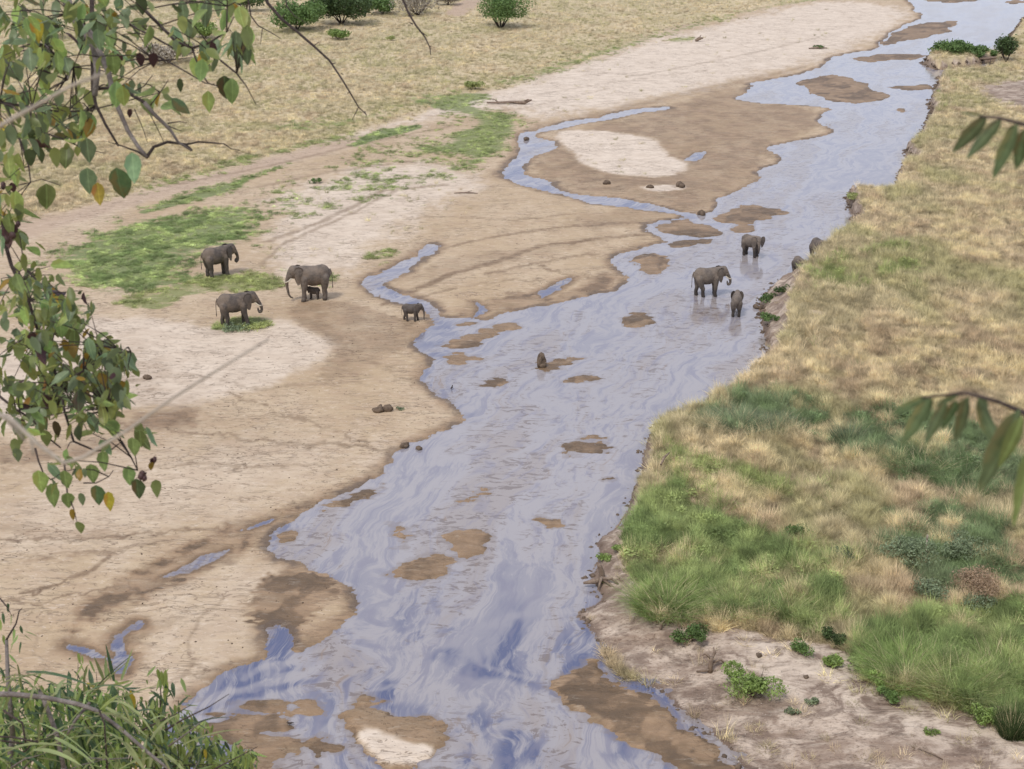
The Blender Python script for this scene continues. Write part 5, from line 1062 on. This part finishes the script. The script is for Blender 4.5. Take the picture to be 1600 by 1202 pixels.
# leaves one can pick out: tip position in photo, length, colour, yaw, tilt
for x_, y_, ln, ci, yaw, tilt, gi in [(182, 262, 56, 3, 0, .05, 2), (136, 262, 46, 1, .4, .1, 0), (152, 285, 36, 4, .3, -.1, 1), (206, 238, 48, 1, .2, -.15, 1), (72, 287, 48, 0, .5, .1, 2), (12, 238, 36, 2, 0, 0, 1), (28, 318, 30, 0, 0, .1, 1),
        (55, 20, 48, 4, .2, 0, 3), (130, 5, 36, 0, 1.2, .1, 0), (150, 20, 44, 1, .3, .1, 0), (172, 12, 38, 0, 0, -.2, 0), (152, 45, 34, 1, 0, 0, 0), (175, 82, 40, 0, .3, .2, 0), (180, 18, 26, 4, .6, .3, 3),
        (350, 118, 42, 3, .2, .1, 2), (362, 122, 40, 0, .6, -.2, 2), (325, 142, 34, 2, .3, -.1, 0), (318, 62, 44, 1, .2, .1, 3), (284, 0, 40, 1, 0, .1, 3), (292, 28, 36, 1, 0, 0, 3), (368, 48, 34, 1, 0, 0, 0), (385, 66, 36, 3, .3, .2, 1), (372, 78, 28, 3, .1, 0, 1), (315, 80, 34, 4, .2, -.3, 3), (332, 65, 28, 5, .2, 0, 3),
        (360, 5, 22, 0, 0, 0, 1), (218, 82, 24, 5, .2, .1, 0), (240, 82, 26, 5, .5, .2, 0), (281, 122, 24, 3, .3, .1, 3), (203, 170, 20, 5, .3, .5, 3), (135, 215, 42, 1, .2, 0, 0), (45, 232, 30, 3, .2, 0, 0), (62, 230, 28, 3, .3, .1, 3), (85, 230, 32, 2, .3, .1, 1), (220, -8, 32, 3, .3, 0, 0),
        (60, 735, 42, 2, .1, 0, 0), (80, 755, 48, 0, .3, .1, 3), (105, 770, 34, 0, .4, .2, 0), (100, 735, 34, 0, 0, 0, 0), (150, 758, 38, 3, .1, 0, 0), (169, 768, 38, 4, .2, .05, 3), (126, 770, 26, 1, .2, .1, 3), (122, 815, 26, 0, .1, .15, 0), (112, 795, 22, 4, .2, 0, 3),
        (200, 728, 34, 0, .1, -.15, 0), (213, 748, 38, 3, .1, 0, 0), (243, 750, 30, 0, .3, .15, 1), (218, 672, 36, 0, .3, .2, 3), (222, 735, 18, 5, .2, 0, 0), (240, 715, 18, 5, .5, .3, 0), (237, 722, 22, 4, .5, .4, 3), (228, 738, 16, 5, 1, .3, 2), (142, 725, 36, 0, .2, 0, 0), (160, 705, 34, 0, .4, .1, 1), (175, 655, 36, 2, .2, .1, 0),
        (10, 355, 34, 5, .2, 0, 1), (22, 350, 28, 5, .7, .2, 0), (32, 360, 34, 0, .2, 0, 0), (18, 285, 18, 5, 0, 0, 2), (4, 298, 22, 4, 1.0, .8, 0), (100, 530, 22, 4, 0, 0, 0), (190, 595, 18, 4, .3, .3, 0), (25, 700, 26, 1, .2, 0, 0), (22, 685, 30, 0, .2, 0, 1), (70, 672, 30, 0, .2, 0, 0), (218, 600, 14, 2, .6, .8, 0)]:
    T1.leaf(P(x_, y_ - 0, 3.75), ln / F * 3.75, yaw + rl.uniform(-.15, .15), tilt, 0, ci, gi)
for x_, y_, r_ in ((220, 745, .016), (226, 748, .013), (242, 718, .013), (222, 740, .012), (10, 375, .018), (20, 368, .016), (28, 350, .014), (5, 290, .017)):
    m_ = MB(); lump(m_, (0, 0, 0), (r_ * .45, r_ * .45, r_ * .55), int(x_ * 3 + y_), 8, 6, .5); o = m_.build('seed_pod', M['lf'][5], T1.root); o.location = P(x_, y_, 3.7) - T1.o
T1.finish()
# pale out-of-focus creeper stem close to the lens
vn = empty('creeper', (-2.0, 1.4, hz(-2.0, 1.4)), 0, 'pale bare creeper stem crossing out of focus through the left foliage', 'creeper'); vo_ = Vector(vn.location)
for pl, r0, r1, dd in (([(-420, 560), (-80, 610), (20, 658), (60, 695), (100, 724), (130, 715), (200, 672), (270, 622), (340, 578), (420, 530)], .0030, .0009, 1.35), ([(-300, 330), (-40, 220), (30, 180), (110, 135), (165, 114)], .0028, .0011, 1.25), ([(-10, 640), (10, 655), (40, 690)], .002, .0014, 1.36), ([(48, 680), (52, 712)], .002, .001, 1.36)):
    m_ = MB(); m_.tube([P(x_, y_, dd) - vo_ for x_, y_ in pl], [r0 + (r1 - r0) * i / (len(pl) - 1) for i in range(len(pl))], 8); m_.build('stem', M['vine'], vn)
m_ = MB(); a_ = P(-420, 560, 1.35); b_ = P(-300, 330, 1.25); m_.tube([Vector((0, 0, -.1)), (a_ - vo_) * .5 + Vector((-.1, 0, 0)), a_ - vo_, b_ - vo_], [.009, .008, .006, .004], 8); m_.build('stem', M['vine'], vn)

# ------------------------------------------------------------------ bushes at the bottom left, on the slope under the camera
def slope_pt(px, py, d): return P(px, py, d)
bx = P(60, 1330, 6.2); sb = Plant('strap_leaved_bush', (bx.x, bx.y, hz(bx.x, bx.y)), 'tangled bush of long arching strap leaves filling the lower left corner', 'bush')
rb = random.Random(8)
strap_mats = [M['strap'], M['strapd']]
def arc_blade(p0, d, L, droop, w_, mi, nm='leaf'):
    k = 7; V = []; Fq = []; d = d.normalized(); side = d.cross(Vector((0, 0, 1))).normalized(); p = p0.copy(); dv = d.copy()
    for i in range(k + 1):
        t = i / k; ww = w_ * (1 - t ** 2.5) * (.55 + .45 * min(1, t * 4)) + .0006; upv = side.cross(dv).normalized()
        V += [p - side * ww, p - upv * ww * .45, p + side * ww]
        dv = (dv + Vector((0, 0, -droop / k))).normalized(); p = p + dv * (L / k)
    for i in range(k): o = i * 3; Fq += [(o, o + 1, o + 4, o + 3), (o + 1, o + 2, o + 5, o + 4)]
    m_ = MB(); m_.add([v - sb.o for v in V], Fq); return m_.build(nm, strap_mats[mi], sb.root)
# leaves traced one by one: base pixel, tip pixel, half width, depth
for a, b, ww, dd, mi, sag in [((135, 1092), (206, 1027), .011, 5.0, 0, .2), ((135, 1090), (205, 1022), .009, 5.05, 1, .3), ((0, 1068), (75, 1050), .010, 4.9, 0, .3), ((40, 1050), (140, 1068), .009, 4.9, 1, .5), ((178, 1064), (166, 1010), .007, 5.2, 1, .1), ((162, 1062), (148, 1028), .007, 5.2, 0, .1), ((166, 1060), (165, 1028), .006, 5.25, 0, .1), ((190, 1062), (206, 1016), .008, 5.2, 0, .1),
        ((160, 1102), (245, 1070), .008, 5.0, 0, .2), ((130, 1098), (60, 1080), .008, 5.0, 0, .3), ((5, 1110), (28, 1065), .008, 4.8, 0, .2), ((95, 1148), (128, 1105), .008, 4.9, 0, .2), ((88, 1142), (62, 1078), .007, 4.9, 1, .1), ((40, 1180), (100, 1155), .008, 4.7, 0, .4), ((0, 1180), (95, 1156), .010, 4.6, 0, .8), ((95, 1158), (170, 1148), .006, 4.7, 0, .5), ((85, 1152), (145, 1190), .007, 4.6, 0, .3), ((100, 1172), (125, 1202), .009, 4.6, 0, .3), ((195, 1160), (225, 1202), .010, 4.7, 0, .1),
        ((165, 1105), (230, 1150), .008, 4.8, 0, .3), ((80, 1165), (130, 1135), .006, 4.7, 0, .3), ((140, 1178), (172, 1148), .006, 4.7, 0, .3), ((0, 1105), (20, 1058), .007, 4.8, 0, .2), ((30, 1110), (60, 1078), .006, 4.85, 1, .2), ((70, 1062), (40, 1051), .008, 4.95, 1, .2), ((50, 1172), (125, 1190), .010, 4.5, 0, .7)]:
    p0, p1 = P(a[0], a[1], dd + .12), P(b[0], b[1], dd); L = (p1 - p0).length * 1.06; dr_ = (p1 - p0).normalized() + Vector((0, 0, sag * .5)); arc_blade(p0, dr_, L, sag, ww, mi)
for i in range(270):
    x_ = rb.uniform(-60, 290); lo = 1068 + max(0, (x_ - 110)) * .42; y_ = lo + (1300 - lo) * rb.random() ** 1.3; d = rb.uniform(4.5, 5.8); ang = rb.uniform(-3.2, .3) if rb.random() < .8 else rb.uniform(-2.2, -.9)
    p0 = P(x_, y_, d); dirp = (P(x_ + math.cos(ang) * 100, y_ + math.sin(ang) * 100, d + rb.uniform(-.3, .3)) - p0)
    arc_blade(p0, dirp, rb.uniform(.08, .26), rb.uniform(.5, 2.2), rb.uniform(.0025, .007), rb.choice((0, 0, 0, 1)))
for pl, r0, r1, dd in (([(-40, 1085), (20, 1085), (70, 1090), (120, 1100), (150, 1110), (190, 1140), (230, 1175), (280, 1215)], .010, .005, 4.8), ([(62, 1078), (75, 1110), (88, 1145), (100, 1200)], .008, .008, 4.9), ([(140, 1098), (118, 1125), (105, 1148)], .006, .004, 4.85), ([(5, 1110), (35, 1130), (40, 1160)], .004, .003, 4.7), ([(-30, 1150), (20, 1152), (60, 1160)], .003, .003, 4.6), ([(155, 1110), (163, 1130), (168, 1202)], .003, .003, 4.7), ([(10, 1000), (12, 1060), (20, 1150)], .006, .01, 5.1), ([(10, 1000), (25, 975), (30, 955), (35, 950)], .004, .001, 5.1), ([(0, 935), (12, 950), (18, 962)], .003, .001, 5.1)):
    sb.branch([P(x_, y_, dd) for x_, y_ in pl], [r0 + (r1 - r0) * i / (len(pl) - 1) for i in range(len(pl))], M['bark'] if r0 > .005 else M['barkd'])
sb.branch([sb.o + Vector((0, 0, -.2)), P(60, 1400, 5.6), P(100, 1200, 5.0)], [.03, .02, .01], M['bark'], 'trunk'); sb.branch([sb.o + Vector((0, 0, -.1)), P(0, 1300, 5.3), P(20, 1150, 5.1)], [.025, .015, .01], M['bark'], 'trunk')
for i in range(34):
    x_ = rb.uniform(-20, 330); y_ = rb.uniform(1120, 1260) + max(0, x_ - 200) * .2; a_ = rb.uniform(-3.0, -.1); L_ = rb.uniform(40, 130); d = rb.uniform(4.6, 5.6)
    q_ = [P(x_ + math.cos(a_) * L_ * t + rb.gauss(0, 3), y_ + math.sin(a_) * L_ * t * .6 + rb.gauss(0, 3), d) for t in (0, .33, .66, 1)]
    sb.branch(q_, [.004, .003, .002, .001], M['bark'] if i % 2 else M['barkd'], 'twig', 5)
ngeo = [leaf_geo(30 + s, .24, c, .2, 5, .8, .02) for s, c in ((1, .1), (2, -.15), (3, .3), (4, .05), (5, .2))]
nmesh = [[leaf_mesh('leaf', g_, m_) for g_ in ngeo] for m_ in (M['narrow'], M['lf'][0], M['strapd'], M['lf'][4])]
for i in range(1300):
    x_ = rb.uniform(-20, 200) ; y_ = rb.uniform(1068, 1240); d = rb.uniform(5.0, 6.0); ln = rb.uniform(20, 38)
    sb.leaf(P(x_, y_, d), ln / F * d, rb.uniform(0, 6.28), rb.gauss(0, .8), 0, rb.choices((0, 1, 2), (4, 3, 4))[0], rb.randrange(5), nmesh)
for (x_, y_) in [(4, 965), (12, 950), (18, 968), (32, 985), (22, 990), (28, 1000), (38, 1000), (0, 975), (33, 1010), (20, 1012), (5, 1000), (40, 995), (14, 1030), (2, 1030), (8, 1020), (12, 1045), (24, 1060), (5, 1060), (0, 1050), (16, 1052), (30, 1068), (10, 1070)]:
    sb.leaf(P(x_, y_ - 8, 5.1), 20 / F * 5.1, rb.uniform(0, 6.28), rb.gauss(0, .5), 0, rb.choice((0, 1, 2)), rb.randrange(5), nmesh)
sb.limit = 170; sb.finish()
bx = P(260, 1420, 7.0); nb_ = Plant('narrow_leaved_shrub', (bx.x, bx.y, hz(bx.x, bx.y)), 'loose shrub of small narrow leaves right of the strap leaf tangle at the bottom left', 'shrub')
stems = [([(230, 1420), (170, 1250), (160, 1150), (150, 1050)], 5.8), ([(240, 1420), (240, 1260), (236, 1180), (230, 1110)], 5.8), ([(250, 1420), (290, 1280), (280, 1200), (275, 1115)], 5.9), ([(255, 1420), (330, 1290), (340, 1220), (345, 1185)], 6.0), ([(240, 1420), (210, 1300), (205, 1200), (215, 1095)], 5.7), ([(250, 1420), (360, 1300), (375, 1240), (380, 1196)], 6.0), ([(240, 1300), (245, 1150), (252, 1090), (248, 1055)], 5.8), ([(220, 1350), (130, 1220), (120, 1120), (122, 1035)], 5.7), ([(280, 1250), (300, 1180), (296, 1140), (305, 1125)], 5.9)]
for pl, dd in stems:
    pts = [nb_.o + Vector((0, 0, -.1))] + [P(x_, y_, dd) for x_, y_ in pl]; nb_.branch(pts, [.012, .008, .005, .003, .001], M['barkd'], 'stem', 5)
    for k in range(58):
        t = rb.random() ** .8; j = min(2, int(t * 3)); u_ = t * 3 - j; x_ = pl[j][0] + (pl[j + 1][0] - pl[j][0]) * u_ + rb.gauss(0, 13); y_ = pl[j][1] + (pl[j + 1][1] - pl[j][1]) * u_ + rb.gauss(0, 8)
        d = dd + rb.gauss(0, .12); nb_.leaf(P(x_, y_, d), rb.uniform(17, 32) / F * d, rb.uniform(0, 6.28), rb.gauss(0, .75), 0, rb.choices((0, 1, 2, 3), (6, 3, 3, .4))[0], rb.randrange(5), nmesh)
for i in range(1500):
    x_ = rb.uniform(90, 400); lo = 1088 + abs(x_ - 240) * .40 + (20 if x_ > 300 else 0); y_ = rb.uniform(lo, 1260); d = rb.uniform(5.4, 6.4)
    nb_.leaf(P(x_, y_, d), rb.uniform(16, 32) / F * d, rb.uniform(0, 6.28), rb.gauss(0, .75), 0, rb.choices((0, 1, 2), (5, 3, 4))[0], rb.randrange(5), nmesh)
for (x_, y_, ln, ci, yaw, tl) in ((246, 1045, 28, 0, .1, .2), (252, 1048, 26, 0, .3, -.2), (258, 1046, 26, 0, .2, -.35), (204, 1078, 26, 3, .1, -.1), (208, 1085, 26, 3, .2, -.15), (122, 1020, 22, 0, .1, 0), (110, 1028, 16, 2, .5, .8), (128, 1024, 14, 0, .3, -.6), (320, 1170, 24, 3, .2, .1), (229, 1062, 12, 5 % 4, .1, .2)):
    nb_.leaf(P(x_, y_, 5.6), ln / F * 5.6, yaw, tl, 0, ci, 0, nmesh)
nb_.finish()

# ------------------------------------------------------------------ close, blurred leaf sprays at the right
sp_ = P(1900, 1100, 2.0); rs = Plant('pinnate_sapling', (sp_.x, sp_.y, hz(sp_.x, sp_.y)), 'sapling whose drooping out of focus leaflets reach in from the right edge', 'sapling')
rs.branch([rs.o + Vector((0, 0, -.1)), P(1880, 1200, 1.6), P(1850, 700, 1.4), P(1850, 100, 1.4), P(1830, -200, 1.5)], [.02, .017, .013, .009, .005], M['bark'], 'trunk', 9)
rs.branch([P(1850, 760, 1.400), P(1700, 700, 1.360), P(1600, 645, 1.320), P(1560, 628, 1.320), P(1510, 614, 1.320), P(1470, 618, 1.328), P(1440, 622, 1.328)], [.008, .005, .0028, .002, .0016, .0013, .001], M['barkd'])
rs.branch([P(1850, 260, 1.400), P(1700, 215, 1.376), P(1600, 195, 1.360), P(1560, 184, 1.360), P(1530, 182, 1.360)], [.007, .004, .002, .0016, .001], M['barkd'])
lg = [leaf_geo(60 + s, .24, c, .25, 8, .75, .015) for s, c in ((1, .12), (2, -.12), (3, .22), (4, .0), (5, .3))]
big = [[leaf_mesh('leaflet', g_, m_) for g_ in lg] for m_ in (M['spray'], M['spray'], M['lf'][3], M['lf'][0])]
def leaflet(a, b, d, ci, gi=0, wide=1.0, twist=0.0):
    d = d * .8
    p0, p1 = P(a[0], a[1], d), P(b[0], b[1], d + .02); v = p1 - p0; L = v.length; q = v.normalized().rotation_difference(Vector((0, 0, -1))).inverted()
    o = bpy.data.objects.new('leaflet', big[ci][gi]); C.objects.link(o); o.parent = rs.root
    o.matrix_local = Matrix.Translation(p0 - rs.o) @ q.to_matrix().to_4x4() @ Matrix.Rotation(twist, 4, 'Z') @ Matrix.Diagonal((L * wide, L, L, 1))
for a in [((1450, 620), (1392, 655), 1.66, 0, 0, 1.0), ((1452, 622), (1412, 706), 1.66, 1, 2, 1.0), ((1456, 622), (1436, 668), 1.67, 2, 0, .9), ((1498, 616), (1462, 640), 1.66, 1, 0, 1.1), ((1480, 625), (1444, 694), 1.66, 0, 1, .9), ((1495, 625), (1472, 676), 1.67, 2, 0, 1.0), ((1512, 620), (1502, 700), 1.66, 0, 2, 1.0), ((1515, 622), (1480, 660), 1.68, 0, 0, 1.1), ((1530, 622), (1562, 712), 1.66, 0, 1, 1.0), ((1532, 620), (1544, 662), 1.66, 0, 0, 1.3),
          ((1594, 640), (1538, 778), 1.6, 1, 0, 1.15), ((1598, 650), (1565, 740), 1.58, 3, 2, 1.0), ((1610, 700), (1594, 830), 1.55, 3, 0, .7), ((1535, 180), (1500, 182), 1.7, 1, 0, 1.5), ((1542, 182), (1490, 243), 1.7, 0, 0, 1.3), ((1565, 186), (1510, 247), 1.7, 0, 1, 1.1), ((1590, 194), (1558, 284), 1.69, 0, 0, 1.2), ((1584, 195), (1572, 225), 1.7, 2, 0, 1.3), ((1604, 200), (1588, 268), 1.7, 2, 0, 1.4), ((1606, 215), (1597, 245), 1.7, 2, 1, 1.0)]:
    leaflet(*a, twist=rb.uniform(-.4, .4))
print('objects', len(S.objects))
